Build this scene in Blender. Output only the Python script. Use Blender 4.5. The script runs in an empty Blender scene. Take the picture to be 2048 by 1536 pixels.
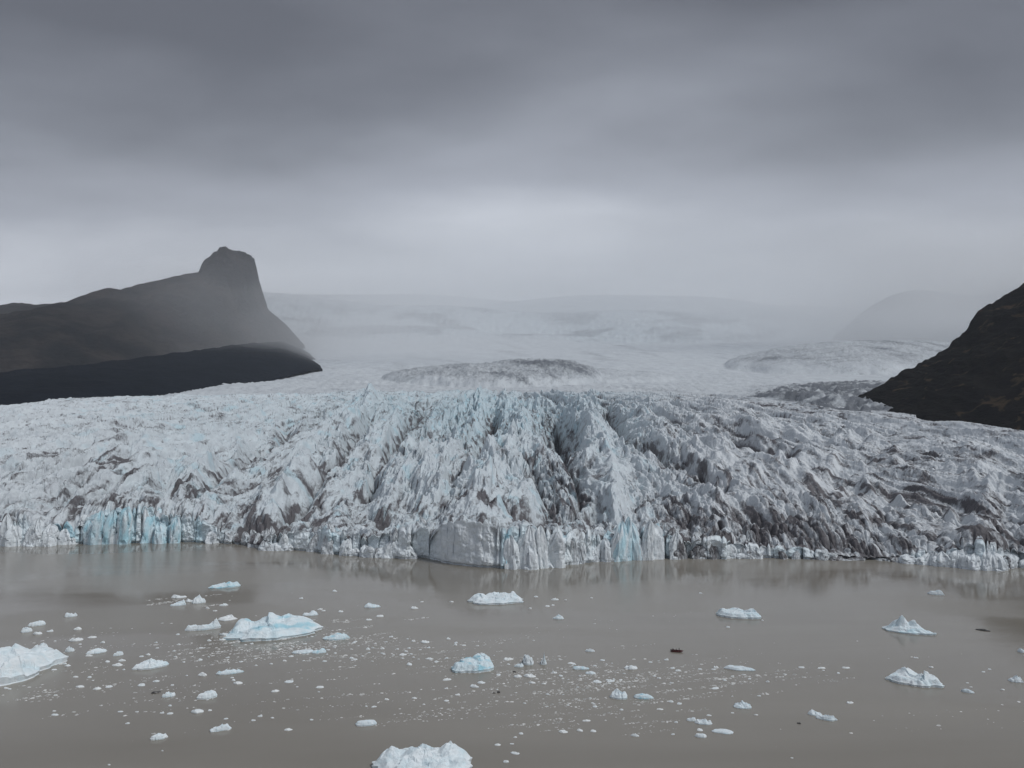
import bpy, math, random
import numpy as np
from mathutils import Vector

# ------------------------------------------------------------------ camera
sc = bpy.context.scene
F = 1490.0            # focal length in pixels of the 2048 px wide frame
CAMZ = 100.0          # drone height above the lake
HOR = 865.0           # row of the horizon
TH = math.atan((HOR - 768.0) / F)
cam_d = bpy.data.cameras.new('camera')
cam_d.sensor_width = 36.0
cam_d.lens = 36.0 * F / 2048.0
cam_d.clip_start = 1.0
cam_d.clip_end = 90000.0
cam = bpy.data.objects.new('camera', cam_d)
sc.collection.objects.link(cam)
cam.location = (0, 0, CAMZ)
cam.rotation_euler = (math.radians(90) + TH, 0, 0)
sc.camera = cam

# ------------------------------------------------------------------ light
SUN_EL, SUN_AZ = 52.0, 116.0     # azimuth clockwise from +Y: the brightest part of the overcast is high on the right
SUN_STRENGTH = 1.5
SIGMA = 2.0e-5                   # haze density per metre
sc.view_settings.view_transform = 'Standard'
sc.view_settings.look = 'None'
sc.view_settings.gamma = 1.0
sc.view_settings.exposure = 0.42
sc.view_settings.use_curve_mapping = False

sun_d = bpy.data.lights.new('sun', 'SUN')
sun_d.energy = SUN_STRENGTH
sun_d.angle = math.radians(12)
sun_d.color = (1.0, 0.99, 0.975)
sun = bpy.data.objects.new('sun', sun_d)
sc.collection.objects.link(sun)
_e, _a = math.radians(SUN_EL), math.radians(SUN_AZ)
to_sun = Vector((math.sin(_a) * math.cos(_e), math.cos(_a) * math.cos(_e), math.sin(_e)))
sun.rotation_euler = to_sun.to_track_quat('Z', 'Y').to_euler()


class NT:
    """small helper for node trees"""
    def __init__(self, tree):
        self.t = tree
        self.t.nodes.clear()

    def n(self, kind, **kw):
        nd = self.t.nodes.new(kind)
        ins = kw.pop('ins', {})
        for k, v in kw.items():
            setattr(nd, k, v)
        for k, v in ins.items():
            self.put(nd.inputs[k], v)
        return nd

    def put(self, sock, v):
        if isinstance(v, bpy.types.NodeSocket):
            self.t.links.new(v, sock)
        elif isinstance(v, bpy.types.Node):
            self.t.links.new(v.outputs[0], sock)
        else:
            sock.default_value = v

    def math(self, op, a, b=0.0, c=0.0, clamp=False):
        nd = self.t.nodes.new('ShaderNodeMath')
        nd.operation = op
        nd.use_clamp = clamp
        self.put(nd.inputs[0], a)
        self.put(nd.inputs[1], b)
        self.put(nd.inputs[2], c)
        return nd.outputs[0]

    def mix(self, f, a, b, blend='MIX'):
        nd = self.t.nodes.new('ShaderNodeMix')
        nd.data_type = 'RGBA'
        nd.blend_type = blend
        self.put(nd.inputs[0], f)
        self.put(nd.inputs[6], a)
        self.put(nd.inputs[7], b)
        return nd.outputs[2]

    def ramp(self, f, stops, smooth=True):
        nd = self.t.nodes.new('ShaderNodeValToRGB')
        nd.color_ramp.interpolation = smooth if isinstance(smooth, str) else ('EASE' if smooth else 'LINEAR')
        els = nd.color_ramp.elements
        while len(els) < len(stops):
            els.new(0.5)
        for e, (p, c) in zip(els, stops):
            e.position = p
            e.color = (c, c, c, 1) if isinstance(c, (int, float)) else (*c, 1)
        self.put(nd.inputs[0], f)
        return nd.outputs[0]

    def noise(self, vec, scale, detail=4.0, rough=0.5, dist=0.0, dim='3D'):
        nd = self.t.nodes.new('ShaderNodeTexNoise')
        nd.noise_dimensions = dim
        if vec is not None:
            self.put(nd.inputs['Vector'], vec)
        nd.inputs['Scale'].default_value = scale
        nd.inputs['Detail'].default_value = detail
        nd.inputs['Roughness'].default_value = rough
        nd.inputs['Distortion'].default_value = dist
        return nd.outputs[0]

    def mapping(self, vec, scale=(1, 1, 1), rot=(0, 0, 0), loc=(0, 0, 0)):
        nd = self.t.nodes.new('ShaderNodeMapping')
        self.put(nd.inputs[0], vec)
        nd.inputs['Location'].default_value = loc
        nd.inputs['Rotation'].default_value = rot
        nd.inputs['Scale'].default_value = scale
        return nd.outputs[0]


def pixdir(px, py):
    """unit direction (numpy) of a pixel of the 2048 x 1536 frame"""
    dx, dz = (px - 1024.0) / F, (768.0 - py) / F
    v = np.array([dx, math.cos(TH) - dz * math.sin(TH), math.sin(TH) + dz * math.cos(TH)])
    return v / np.linalg.norm(v)


# ------------------------------------------------------------------ sky: low stratus over a Nishita sky
world = bpy.data.worlds.new('World')
sc.world = world
world.use_nodes = True
w = NT(world.node_tree)
tc = w.n('ShaderNodeTexCoord').outputs['Generated']
sep = w.n('ShaderNodeSeparateXYZ', ins={0: tc})
zz = w.math('MAXIMUM', sep.outputs[2], 0.0)
# projection of the direction on the cloud base, so that the cloud rolls flatten towards the horizon
zc = w.math('ADD', zz, 0.16)
cu = w.math('DIVIDE', sep.outputs[0], zc)
cv = w.math('DIVIDE', sep.outputs[1], zc)
cp = w.n('ShaderNodeCombineXYZ', ins={0: cu, 1: cv, 2: 0.0}).outputs[0]
cpr = w.mapping(cp, scale=(0.55, 0.95, 1), rot=(0, 0, math.radians(-14)), loc=(7.4, 2.9, 0))
n1 = w.noise(cpr, 0.9, 4.0, 0.48, 0.25)
n2 = w.noise(cpr, 2.6, 5.0, 0.5, 0.2)
cover = w.math('ADD', w.math('MULTIPLY', n1, 0.68), w.math('MULTIPLY', n2, 0.32))     # about 0.3 .. 0.7
# thin cloud near the horizon lets more light through
lowb = w.ramp(zz, [(0.0, 1.0), (0.10, 0.86), (0.22, 0.60), (0.36, 0.22), (0.5, 0.10), (1.0, 0.13)], smooth='B_SPLINE')
val = w.math('ADD', lowb, w.math('MULTIPLY', w.math('SUBTRACT', cover, 0.5), 1.65))


def blob(px, py, rx, ry, tilt=0.0):
    """soft elongated cloud mass around a direction: 1 in the middle, 0 outside"""
    d = pixdir(px, py)
    az, el = math.atan2(d[0], d[1]), math.asin(d[2])
    A = w.math('SUBTRACT', AZ, az)
    B = w.math('SUBTRACT', EL, el)
    c, s = math.cos(tilt), math.sin(tilt)
    a2 = w.math('ADD', w.math('MULTIPLY', A, c), w.math('MULTIPLY', B, s))
    b2 = w.math('SUBTRACT', w.math('MULTIPLY', B, c), w.math('MULTIPLY', A, s))
    q = w.math('ADD', w.math('POWER', w.math('DIVIDE', a2, rx / F), 2.0), w.math('POWER', w.math('DIVIDE', b2, ry / F), 2.0))
    return w.math('EXPONENT', w.math('MULTIPLY', q, -1.0))


wob = w.math('MULTIPLY', w.math('SUBTRACT', w.noise(cpr, 1.7, 3.0, 0.5), 0.5), 0.16)
AZ = w.math('ADD', w.math('ARCTAN2', sep.outputs[0], sep.outputs[1]), wob)
EL = w.math('ADD', w.math('ARCSINE', sep.outputs[2]), w.math('MULTIPLY', wob, -0.45))
for px, py, rx, ry, tl, amt in [
        (1080, 520, 950, 290, 0.05, 0.23),     # bright break in the stratus over the ice cap
        (1250, 250, 560, 110, 0.14, 0.08),
        (1000, 600, 1000, 110, 0.0, 0.20),
        (1900, 225, 420, 115, 0.05, -0.24),    # dark roll on the right
        (400, 130, 900, 120, 0.06, -0.10),
        (60, 430, 330, 110, 0.05, -0.12),
        (330, 310, 520, 80, 0.12, -0.08)]:
    val = w.math('ADD', val, w.math('MULTIPLY', blob(px, py, rx, ry, tl), amt))
cloud = w.ramp(val, [(0.0, (0.084, 0.089, 0.107)), (0.25, (0.155, 0.165, 0.193)), (0.6, (0.296, 0.315, 0.362)),
                     (1.0, (0.62, 0.65, 0.705))], smooth=False)
sky = w.n('ShaderNodeTexSky', sky_type='NISHITA', sun_disc=False)
sky.sun_elevation = _e
sky.sun_rotation = _a
skyc = w.mix(1.0, sky.outputs[0], (0.06, 0.06, 0.06, 1), 'MULTIPLY')
col = w.mix(0.97, skyc, cloud)
bg = w.n('ShaderNodeBackground', ins={0: col, 1: 1.0})
w.n('ShaderNodeOutputWorld', ins={0: bg})

sc.render.engine = 'CYCLES'
sc.cycles.use_denoising = True
world.cycles.sampling_method = 'MANUAL'
world.cycles.sample_map_resolution = 256
sc.cycles.max_bounces = 4
sc.cycles.diffuse_bounces = 2
sc.cycles.glossy_bounces = 2
sc.cycles.transmission_bounces = 2
sc.cycles.volume_bounces = 3
sc.cycles.volume_step_rate = 2.0


# ------------------------------------------------------------------ numpy noise
def _h(ix, iy, seed):
    ix = ix.astype(np.int64)
    iy = iy.astype(np.int64)
    v = (ix * 374761393 + iy * 668265263 + seed * 2147483647) & 0xFFFFFFFF
    v = ((v ^ (v >> 13)) * 1274126177) & 0xFFFFFFFF
    v = v ^ (v >> 16)
    return v


_ANG = np.linspace(0, 2 * np.pi, 256, endpoint=False)
_GX, _GY = np.cos(_ANG).astype(np.float32), np.sin(_ANG).astype(np.float32)


def pn(x, y, seed=0):
    """gradient noise, about -0.7 .. 0.7"""
    x0, y0 = np.floor(x), np.floor(y)
    fx, fy = (x - x0).astype(np.float32), (y - y0).astype(np.float32)
    u = fx * fx * fx * (fx * (fx * 6 - 15) + 10)
    v = fy * fy * fy * (fy * (fy * 6 - 15) + 10)

    def g(i, j):
        h = _h(x0 + i, y0 + j, seed) & 255
        return _GX[h] * (fx - i) + _GY[h] * (fy - j)
    a, b, c, d = g(0, 0), g(1, 0), g(0, 1), g(1, 1)
    a = a + u * (b - a)
    c = c + u * (d - c)
    return a + v * (c - a)


def fbm(x, y, oct=4, seed=0, gain=0.5, lac=2.03):
    r, amp = 0.0, 1.0
    for o in range(oct):
        r = r + amp * pn(x, y, seed + o * 17)
        x, y, amp = x * lac + 3.7, y * lac - 1.3, amp * gain
    return r


def ridged(x, y, oct=3, seed=0, gain=0.5):
    r, amp, tot = 0.0, 1.0, 0.0
    for o in range(oct):
        r = r + amp * (1.0 - np.abs(pn(x, y, seed + o * 31)) * 2.2)
        tot += amp
        x, y, amp = x * 2.1 + 5.1, y * 2.1 - 2.2, amp * gain
    return r / tot


def vor(x, y, seed=0, jit=0.9):
    """cell noise: F1, F2, two random numbers of the cell and the offset from its seed"""
    x0, y0 = np.floor(x), np.floor(y)
    f1 = np.full(x.shape, 1e9, np.float32)
    f2 = np.full(x.shape, 1e9, np.float32)
    ra = np.zeros(x.shape, np.float32)
    rb = np.zeros(x.shape, np.float32)
    ox = np.zeros(x.shape, np.float32)
    oy = np.zeros(x.shape, np.float32)
    for i in (-1, 0, 1):
        for j in (-1, 0, 1):
            h = _h(x0 + i, y0 + j, seed)
            jx = (h & 1023) / 1023.0
            jy = ((h >> 10) & 1023) / 1023.0
            dx = (x - (x0 + i + 0.5 + jit * (jx - 0.5))).astype(np.float32)
            dy = (y - (y0 + j + 0.5 + jit * (jy - 0.5))).astype(np.float32)
            d = np.sqrt(dx * dx + dy * dy)
            near = d < f1
            f2 = np.where(near, f1, np.minimum(f2, d))
            f1 = np.where(near, d, f1)
            ra = np.where(near, ((h >> 20) & 255) / 255.0, ra)
            rb = np.where(near, ((h >> 5) & 255) / 255.0, rb)
            ox = np.where(near, dx, ox)
            oy = np.where(near, dy, oy)
    return f1, f2, ra, rb, ox, oy


def sstep(a, b, x):
    t = np.clip((x - a) / (b - a), 0, 1)
    return t * t * (3 - 2 * t)


def pl(x, pts):
    p = np.array(pts, float)
    return np.interp(x, p[:, 0], p[:, 1])


def smooth1(a, k):
    if k < 2:
        return a
    ker = np.hanning(k + 2)[1:-1]
    ker /= ker.sum()
    p = np.pad(a, (k, k), mode='edge')
    return np.convolve(p, ker, 'same')[k:-k]


# pixel -> place ---------------------------------------------------------------
def ground(px, py, z=0.0):
    d = pixdir(px, py)
    t = (z - CAMZ) / d[2]
    return np.array([d[0] * t, d[1] * t, z])


def elev(py, D):
    """height of what stands at depth D and is seen on row py (near the middle of the frame)"""
    dz = (768.0 - np.asarray(py, float)) / F
    return CAMZ + D * (math.sin(TH) + dz * math.cos(TH)) / (math.cos(TH) - dz * math.sin(TH))


def depth0(py):
    dz = (768.0 - np.asarray(py, float)) / F
    s = (math.sin(TH) + dz * math.cos(TH)) / (math.cos(TH) - dz * math.sin(TH))
    return -CAMZ / s


# ------------------------------------------------------------------ mesh helpers
COL = sc.collection


def link(o, parent=None):
    COL.objects.link(o)
    if parent:
        o.parent = parent
    return o


def mesh_from(name, V, Q, mat, smooth=True, attrs=None):
    me = bpy.data.meshes.new(name)
    V = np.ascontiguousarray(V, np.float32)
    Q = np.ascontiguousarray(Q, np.int32)
    n, k = Q.shape
    me.vertices.add(len(V))
    me.vertices.foreach_set('co', V.ravel())
    me.loops.add(n * k)
    me.loops.foreach_set('vertex_index', Q.ravel())
    me.polygons.add(n)
    me.polygons.foreach_set('loop_start', np.arange(0, n * k, k, dtype=np.int32))
    me.polygons.foreach_set('use_smooth', np.full(n, smooth))
    for an, av in (attrs or {}).items():
        at = me.attributes.new(an, 'FLOAT', 'POINT')
        at.data.foreach_set('value', np.ascontiguousarray(av, np.float32).ravel())
    me.update(calc_edges=True)
    me.materials.append(mat)
    return me


def grid_quads(nr, nc, off=0):
    i = np.arange(nr - 1)[:, None] * nc + np.arange(nc - 1)[None, :] + off
    return np.stack([i, i + 1, i + 1 + nc, i + nc], -1).reshape(-1, 4)


def sheet(name, X, Y, Z, mat, parent=None, attrs=None, smooth=True):
    nr, nc = X.shape
    V = np.stack([X, Y, Z], -1).reshape(-1, 3)
    o = bpy.data.objects.new(name, mesh_from(name, V, grid_quads(nr, nc), mat, smooth, attrs))
    return link(o, parent)


def structure(o, label, cat=None):
    o['kind'] = 'structure'
    o['label'] = label
    if cat:
        o['category'] = cat
    return o


# ------------------------------------------------------------------ materials
def new_mat(name):
    m = bpy.data.materials.new(name)
    m.use_nodes = True
    return m, NT(m.node_tree)


def principled(t, col, rough=0.5, spec=0.3, normal=None, **kw):
    b = t.n('ShaderNodeBsdfPrincipled')
    t.put(b.inputs['Base Color'], col)
    t.put(b.inputs['Roughness'], rough)
    t.put(b.inputs['Specular IOR Level'], spec)
    if normal is not None:
        t.put(b.inputs['Normal'], normal)
    for k, v in kw.items():
        t.put(b.inputs[k.replace('_', ' ')], v)
    t.n('ShaderNodeOutputMaterial', ins={0: b.outputs[0]})
    return b


def ice_material(name, fine, bump=0.6, white=(0.66, 0.695, 0.722), blue=(0.38, 0.60, 0.69), dirt=(0.080, 0.076, 0.080)):
    """glacier ice: weathered white crust, clear blue ice where the mesh says 'blue', rock dust where it says 'dirt'"""
    m, t = new_mat(name)
    geo = t.n('ShaderNodeNewGeometry').outputs['Position']
    ab = t.n('ShaderNodeAttribute', attribute_name='blue').outputs['Fac']
    ad = t.n('ShaderNodeAttribute', attribute_name='dirt').outputs['Fac']
    na = t.noise(t.mapping(geo, scale=(1, 0.55, 0.8)), 1.0 / (fine * 6), 5, 0.6, 0.6)
    nb = t.noise(t.mapping(geo, scale=(1, 0.6, 0.5)), 1.0 / fine, 4, 0.6, 0.3)
    grey = t.mix(t.ramp(na, [(0.30, 0.0), (0.70, 1.0)]), (white[0] * 0.80, white[1] * 0.82, white[2] * 0.84, 1), (*white, 1))
    bl = t.math('ADD', ab, t.math('MULTIPLY', t.math('SUBTRACT', na, 0.5), 0.5), clamp=True)
    c = t.mix(t.ramp(bl, [(0.05, 0.0), (1.0, 1.0)]), grey, (*blue, 1))
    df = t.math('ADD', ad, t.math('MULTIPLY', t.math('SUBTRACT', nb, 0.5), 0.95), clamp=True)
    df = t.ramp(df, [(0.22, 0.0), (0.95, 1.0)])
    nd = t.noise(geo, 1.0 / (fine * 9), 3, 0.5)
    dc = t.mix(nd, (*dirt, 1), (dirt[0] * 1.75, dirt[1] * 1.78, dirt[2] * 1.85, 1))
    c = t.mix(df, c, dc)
    bp = t.n('ShaderNodeBump', ins={'Strength': bump, 'Distance': fine * 0.6, 'Height': t.math('ADD', nb, t.math('MULTIPLY', na, 1.5))})
    principled(t, c, 0.55, 0.25, bp.outputs[0])
    return m


M_ICE = ice_material('glacier_ice', 1.6)
M_CLIFF = ice_material('calved_ice', 1.6, white=(0.80, 0.85, 0.88), blue=(0.38, 0.66, 0.77))
M_ICE_FAR = ice_material('upper_glacier_ice', 9.0, 0.5, white=(0.60, 0.635, 0.665), dirt=(0.105, 0.115, 0.128))


def berg_material(name, white=(0.82, 0.875, 0.90), blue=(0.36, 0.64, 0.75)):
    m, t = new_mat(name)
    oc = t.n('ShaderNodeTexCoord').outputs['Object']
    inf = t.n('ShaderNodeObjectInfo')
    ab = t.n('ShaderNodeAttribute', attribute_name='blue').outputs['Fac']
    ad = t.n('ShaderNodeAttribute', attribute_name='dirt').outputs['Fac']
    na = t.noise(oc, 0.28, 4, 0.55, 0.4)
    nb = t.noise(oc, 1.7, 4, 0.6, 0.2)
    tone = t.mix(inf.outputs['Random'], (white[0] * 0.93, white[1] * 0.96, white[2] * 0.98, 1), (*white, 1))
    bl = t.math('ADD', ab, t.math('MULTIPLY', t.math('SUBTRACT', na, 0.46), 0.9), clamp=True)
    c = t.mix(bl, tone, (*blue, 1))
    df = t.ramp(t.math('ADD', ad, t.math('MULTIPLY', t.math('SUBTRACT', nb, 0.5), 0.8), clamp=True), [(0.3, 0.0), (0.9, 1.0)])
    c = t.mix(df, c, (0.10, 0.11, 0.12, 1))
    bp = t.n('ShaderNodeBump', ins={'Strength': 0.7, 'Distance': 0.5, 'Height': t.math('ADD', nb, na)})
    principled(t, c, 0.5, 0.3, bp.outputs[0])
    return m


M_BERG = berg_material('berg_ice')
M_FLOE = berg_material('floe_ice', (0.80, 0.83, 0.835), (0.55, 0.70, 0.76))


def rock_material(name, a, b, scale, c=None, bump=0.8):
    m, t = new_mat(name)
    geo = t.n('ShaderNodeNewGeometry').outputs['Position']
    n1_ = t.noise(geo, 1.0 / scale, 6, 0.6, 0.5)
    n2_ = t.noise(t.mapping(geo, scale=(1, 1, 3.0)), 1.0 / (scale * 0.22), 5, 0.65, 0.3)
    cc = t.mix(t.ramp(n1_, [(0.35, 0.0), (0.68, 1.0)]), (*a, 1), (*b, 1))
    cc = t.mix(t.math('MULTIPLY', t.ramp(n2_, [(0.4, 0.0), (0.7, 1.0)]), 0.5), cc, (*(v * 0.5 for v in a), 1))
    if c:
        n3_ = t.noise(geo, 1.0 / (scale * 0.8), 3, 0.5, 0.8)
        cc = t.mix(t.ramp(n3_, [(0.57, 0.0), (0.68, 1.0)]), cc, (*c, 1))
    bp = t.n('ShaderNodeBump', ins={'Strength': bump, 'Distance': scale * 0.15, 'Height': n2_})
    principled(t, cc, 1.0, 0.03, bp.outputs[0])
    return m


M_MOUNT = rock_material('mountain_rock', (0.018, 0.020, 0.024), (0.048, 0.043, 0.043), 260.0)
M_MORAINE = rock_material('moraine_scree', (0.006, 0.009, 0.015), (0.010, 0.014, 0.022), 160.0)
M_SLOPE = rock_material('slope_rock', (0.007, 0.007, 0.008), (0.014, 0.013, 0.012), 60.0, (0.050, 0.036, 0.024))

m, t = new_mat('silty_water')
M_WATER = m
geo = t.n('ShaderNodeNewGeometry').outputs['Position']
big = t.noise(t.mapping(geo, scale=(0.35, 1.0, 1)), 0.010, 4, 0.5, 0.6)
rip = t.noise(t.mapping(geo, scale=(0.45, 1.0, 1)), 0.55, 4, 0.6, 0.2)
swl = t.noise(t.mapping(geo, scale=(0.4, 1.0, 1)), 0.06, 3, 0.5)
silt = t.mix(t.ramp(big, [(0.3, 0.0), (0.7, 1.0)]), (0.218, 0.202, 0.172, 1), (0.268, 0.252, 0.220, 1))
rough = t.math('ADD', 0.06, t.math('MULTIPLY', t.ramp(big, [(0.44, 0.0), (0.58, 1.0)]), 0.16))
bp = t.n('ShaderNodeBump', ins={'Strength': 0.12, 'Distance': 0.25, 'Height': t.math('ADD', rip, t.math('MULTIPLY', swl, 2.0))})
principled(t, silt, rough, 0.5, bp.outputs[0], IOR=1.333)

# ------------------------------------------------------------------ lake
R = 42000.0
V = np.array([[-R, -6000, 0], [R, -6000, 0], [R, 60000, 0], [-R, 60000, 0]], float)
lake = link(bpy.data.objects.new('lake_water', mesh_from('lake_water', V, np.array([[0, 1, 2, 3]]), M_WATER)))
structure(lake, 'grey brown silty meltwater of the lagoon below the glacier')

# ------------------------------------------------------------------ glacier tongue
# water line of the ice front: pixel column -> row, and the row of the cliff's upper edge
FRONT = [(-500, 1092), (0, 1091), (110, 1090), (200, 1087), (400, 1084), (470, 1087), (540, 1100), (640, 1103), (662, 1107),
         (760, 1114), (850, 1118), (900, 1128), (960, 1135), (1000, 1137), (1080, 1135), (1150, 1126), (1200, 1121), (1310, 1117),
         (1450, 1117), (1462, 1115), (1600, 1118), (1760, 1121), (1880, 1132), (1950, 1138), (1990, 1137), (2004, 1130),
         (2048, 1137), (2560, 1150)]
CLIFF = [(-500, 1035), (0, 1040), (60, 1034), (120, 1040), (160, 1045), (210, 1030), (240, 1012), (330, 1018), (400, 1035),
         (450, 1060), (480, 1078), (520, 1082), (560, 1056), (640, 1054), (700, 1062), (800, 1064), (850, 1052), (900, 1044),
         (1000, 1046), (1030, 1056), (1100, 1060), (1190, 1062), (1230, 1058), (1270, 1054), (1330, 1064), (1450, 1078),
         (1500, 1086), (1600, 1092), (1650, 1104), (1700, 1112), (1760, 1114), (1800, 1104), (1870, 1100), (1920, 1086),
         (1990, 1084), (2048, 1096), (2560, 1096)]
# far edge of the broken ice: column -> depth, row
CRESTD = [(-500, 1500), (0, 1640), (300, 1950), (640, 2300), (1000, 2400), (1400, 2250), (1700, 1850), (2048, 1450), (2560, 1200)]
CRESTY = [(-500, 822), (0, 815), (150, 800), (300, 798), (500, 794), (640, 789), (800, 787), (1000, 785), (1250, 787), (1400, 792),
          (1550, 802), (1700, 818), (1850, 838), (2048, 864), (2560, 900)]

NC, NK, NTOP = 1640, 46, 560
apx = np.linspace(-190, 2240, NC)                 # column coordinate in pixels
aa = (apx - 1024.0) / F / math.cos(TH)
wat = smooth1(pl(apx, FRONT), 7)
Df = depth0(wat)
s_front = np.cumsum(np.r_[0, np.hypot(np.diff(aa * Df), np.diff(Df))])


def cells1(s, width, seed):
    """uneven intervals along a line: random numbers of the interval, position in it (-1..1) and distance to its edge"""
    rs = np.random.RandomState(seed)
    w_ = width * np.clip(rs.lognormal(-0.12, 0.6, int(s.max() / width * 1.5) + 8), 0.3, 2.6)
    e_ = np.cumsum(w_) - width
    i_ = np.clip(np.searchsorted(e_, s) - 1, 0, len(e_) - 2)
    r_ = rs.uniform(0, 1, (len(e_), 3))
    lo, hi = e_[i_], e_[i_ + 1]
    return r_[i_, 0], r_[i_, 1], r_[i_, 2], np.clip((s - lo) / (hi - lo), 0, 1) * 2 - 1, np.minimum(np.abs(s - lo), np.abs(hi - s))


# buttresses, towers and slots of the front
c1, c1b, c1c, c1u, c1e = cells1(s_front, 24.0, 11)
c2, c2b, c2c, c2u, c2e = cells1(s_front, 8.5, 13)
slab1 = np.exp(-((s_front - np.interp(925, apx, s_front)) / 27.0) ** 8)       # one smooth broad slab in the middle
clf = smooth1(pl(apx, CLIFF), 9)
Hc = np.maximum(elev(clf, Df + 3.0), 3.0) * (0.86 + 0.12 * slab1)
jag = (0.30 * (c1 - 0.5) + 0.30 * (c2 - 0.5) - 0.30 * np.abs(c2u + 0.8 * (c2b - 0.5)) * c2c - 0.18 * np.exp(-(c2e / 0.7) ** 2) - 0.15 * np.exp(-(c1e / 1.2) ** 2) + 0.12)
Hc = Hc * (1.0 + jag * (1 - 0.85 * slab1) + 0.10 * pn(s_front / 3.0, s_front * 0, 12) * (1 - slab1))
Df = Df + 6.0 * pn(s_front / 60, s_front * 0, 3)
Dc = smooth1(pl(apx, CRESTD), 60)
zc_ = elev(smooth1(pl(apx, CRESTY), 30), Dc)

# top of the tongue
u = (7.0 ** np.linspace(0, 1, NTOP) - 1) / 6.0
EXTRA = 0.16
uu = (u * (1 + EXTRA))[:, None]
D = Df[None, :] + 2.0 + (Dc - Df)[None, :] * uu
A = np.broadcast_to(aa[None, :], D.shape)
PX = np.broadcast_to(apx[None, :], D.shape)
X = A * D
tt = D - Df[None, :]                              # metres behind the front
g = np.where(uu < 1, 0.80 * uu + 0.20 * uu ** 2, 1 + (uu - 1) * 0.1)
bench = np.exp(-((PX - 1000) / 430.0) ** 4)       # flat bench behind the central cliff
u0 = 0.012 + 0.040 * bench
up = np.clip((uu - u0) / (1 - u0), 0, None)
g = np.where(uu < 1, 0.06 * np.minimum(uu / u0, 1) * (1 - bench) + (0.94 + 0.06 * bench) * (1.12 * up - 0.12 * up ** 2), 1 + (uu - 1) * 0.1)
HcS = smooth1(Hc, 41)
Zb = HcS[None, :] + (zc_ - HcS)[None, :] * g + (Hc - HcS)[None, :] * np.exp(-(tt / 8.0) ** 2)
Zb = np.where(uu > 1, Zb - (uu - 1) * (30.0 + 120.0 * sstep(300, 700, PX)), Zb)

PY = 768.0 - F * np.tan(np.arctan2(Zb - CAMZ, D) - TH)      # where a place of the smooth surface is seen: used as a map of the tongue
# the main ridges and the debris filled troughs of the tongue, as lines on that map: (px, py) ..., half width, height
RIDGES = [([(735, 815), (690, 862), (600, 960), (520, 1045)], 30, 26), ([(800, 840), (745, 935), (690, 1015)], 28, 24), ([(955, 815), (905, 895), (850, 965)], 30, 24),
          ([(1045, 840), (1015, 925), (960, 1003)], 30, 22), ([(1160, 825), (1205, 915), (1235, 1012)], 34, 17), ([(1290, 845), (1390, 925), (1500, 962)], 26, 20),
          ([(1480, 850), (1620, 880), (1780, 915)], 18, 18), ([(1420, 905), (1580, 930), (1720, 950)], 20, 18), ([(1830, 1020), (1950, 1040), (2080, 1075)], 22, 18), ([(550, 860), (440, 940), (340, 992)], 26, 18), ([(1560, 955), (1740, 985), (1900, 1040)], 24, 24),
          ([(1750, 945), (1900, 965), (2060, 1010)], 20, 20), ([(330, 900), (200, 935), (60, 965)], 18, 11), ([(1330, 1000), (1450, 1012), (1600, 1020)], 16, 14),
          ([(1650, 870), (1850, 905), (2060, 935)], 12, 10), ([(870, 985), (930, 1010), (985, 1022)], 18, 10)]
TROUGHS = [([(740, 845), (650, 955), (570, 1020), (480, 1078)], 24, 26), ([(850, 815), (800, 875), (760, 925), (735, 975)], 22, 24), ([(1105, 830), (1140, 930), (1155, 985), (1135, 1018)], 24, 30),
           ([(920, 1018), (1050, 1022), (1190, 1020)], 16, 14), ([(1205, 815), (1260, 880), (1340, 935), (1440, 975)], 20, 24), ([(585, 865), (500, 930), (430, 972)], 22, 20),
           ([(1310, 845), (1420, 885), (1580, 915)], 16, 16), ([(1380, 965), (1540, 988), (1700, 1000)], 16, 18), ([(1690, 925), (1850, 945), (2060, 990)], 15, 15),
           ([(990, 830), (960, 890), (905, 960)], 16, 18), ([(1055, 930), (1090, 985), (1120, 1010)], 16, 14), ([(640, 985), (720, 1030), (830, 1042)], 16, 12),
           ([(260, 925), (140, 950), (0, 975)], 14, 10), ([(1500, 1040), (1620, 1075), (1740, 1112)], 24, 12), ([(380, 985), (300, 1000), (180, 1012)], 16, 10)]
wpx = PX + 16 * fbm(PX / 70, PY / 40, 3, 151)
wpy = PY + 9 * fbm(PX / 60, PY / 30, 3, 153)


def line_field(lines):
    """how strongly a place lies on one of the lines (0..1) and the height that goes with it"""
    w_, h_ = np.zeros_like(PX, dtype=np.float32), np.zeros_like(PX, dtype=np.float32)
    for pts, hw, ht in lines:
        d2 = np.full(PX.shape, 1e9, np.float32)
        for (ax, ay), (bx, by) in zip(pts[:-1], pts[1:]):
            vx, vy = bx - ax, by - ay
            t_ = np.clip(((wpx - ax) * vx + (wpy - ay) * vy) / (vx * vx + vy * vy), 0, 1)
            d2 = np.minimum(d2, (wpx - ax - t_ * vx) ** 2 + ((wpy - ay - t_ * vy) * 1.5) ** 2)
        e_ = np.exp(-np.sqrt(d2) / hw * 1.15 - 0.25 * d2 / hw ** 2)
        w_ = np.maximum(w_, e_)
        h_ = np.maximum(h_, e_ * ht)
    return w_, h_


rid_w, rid_h = line_field(RIDGES)
tro_w, tro_h = line_field(TROUGHS)
rid_h = rid_h * np.clip(0.75 + 1.1 * fbm(PX / 45, PY / 22, 2, 157), 0.15, 1.5)          # broken along their length

# flow coordinates: ice spreads from a point up-valley
OX, OY = -20.0, 3300.0
rr = np.hypot(X - OX, OY - D)
ph = np.arctan2(X - OX, OY - D)
q1, q2 = ph * 2500.0, rr                          # metres across the flow (at r = 2.5 km) and along it
wx = 34 * fbm(q1 / 170, q2 / 380, 3, 70)
wy = 40 * fbm(q1 / 130, q2 / 200, 3, 80)
q1w, q2w = q1 + wx, q2 + wy

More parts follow.
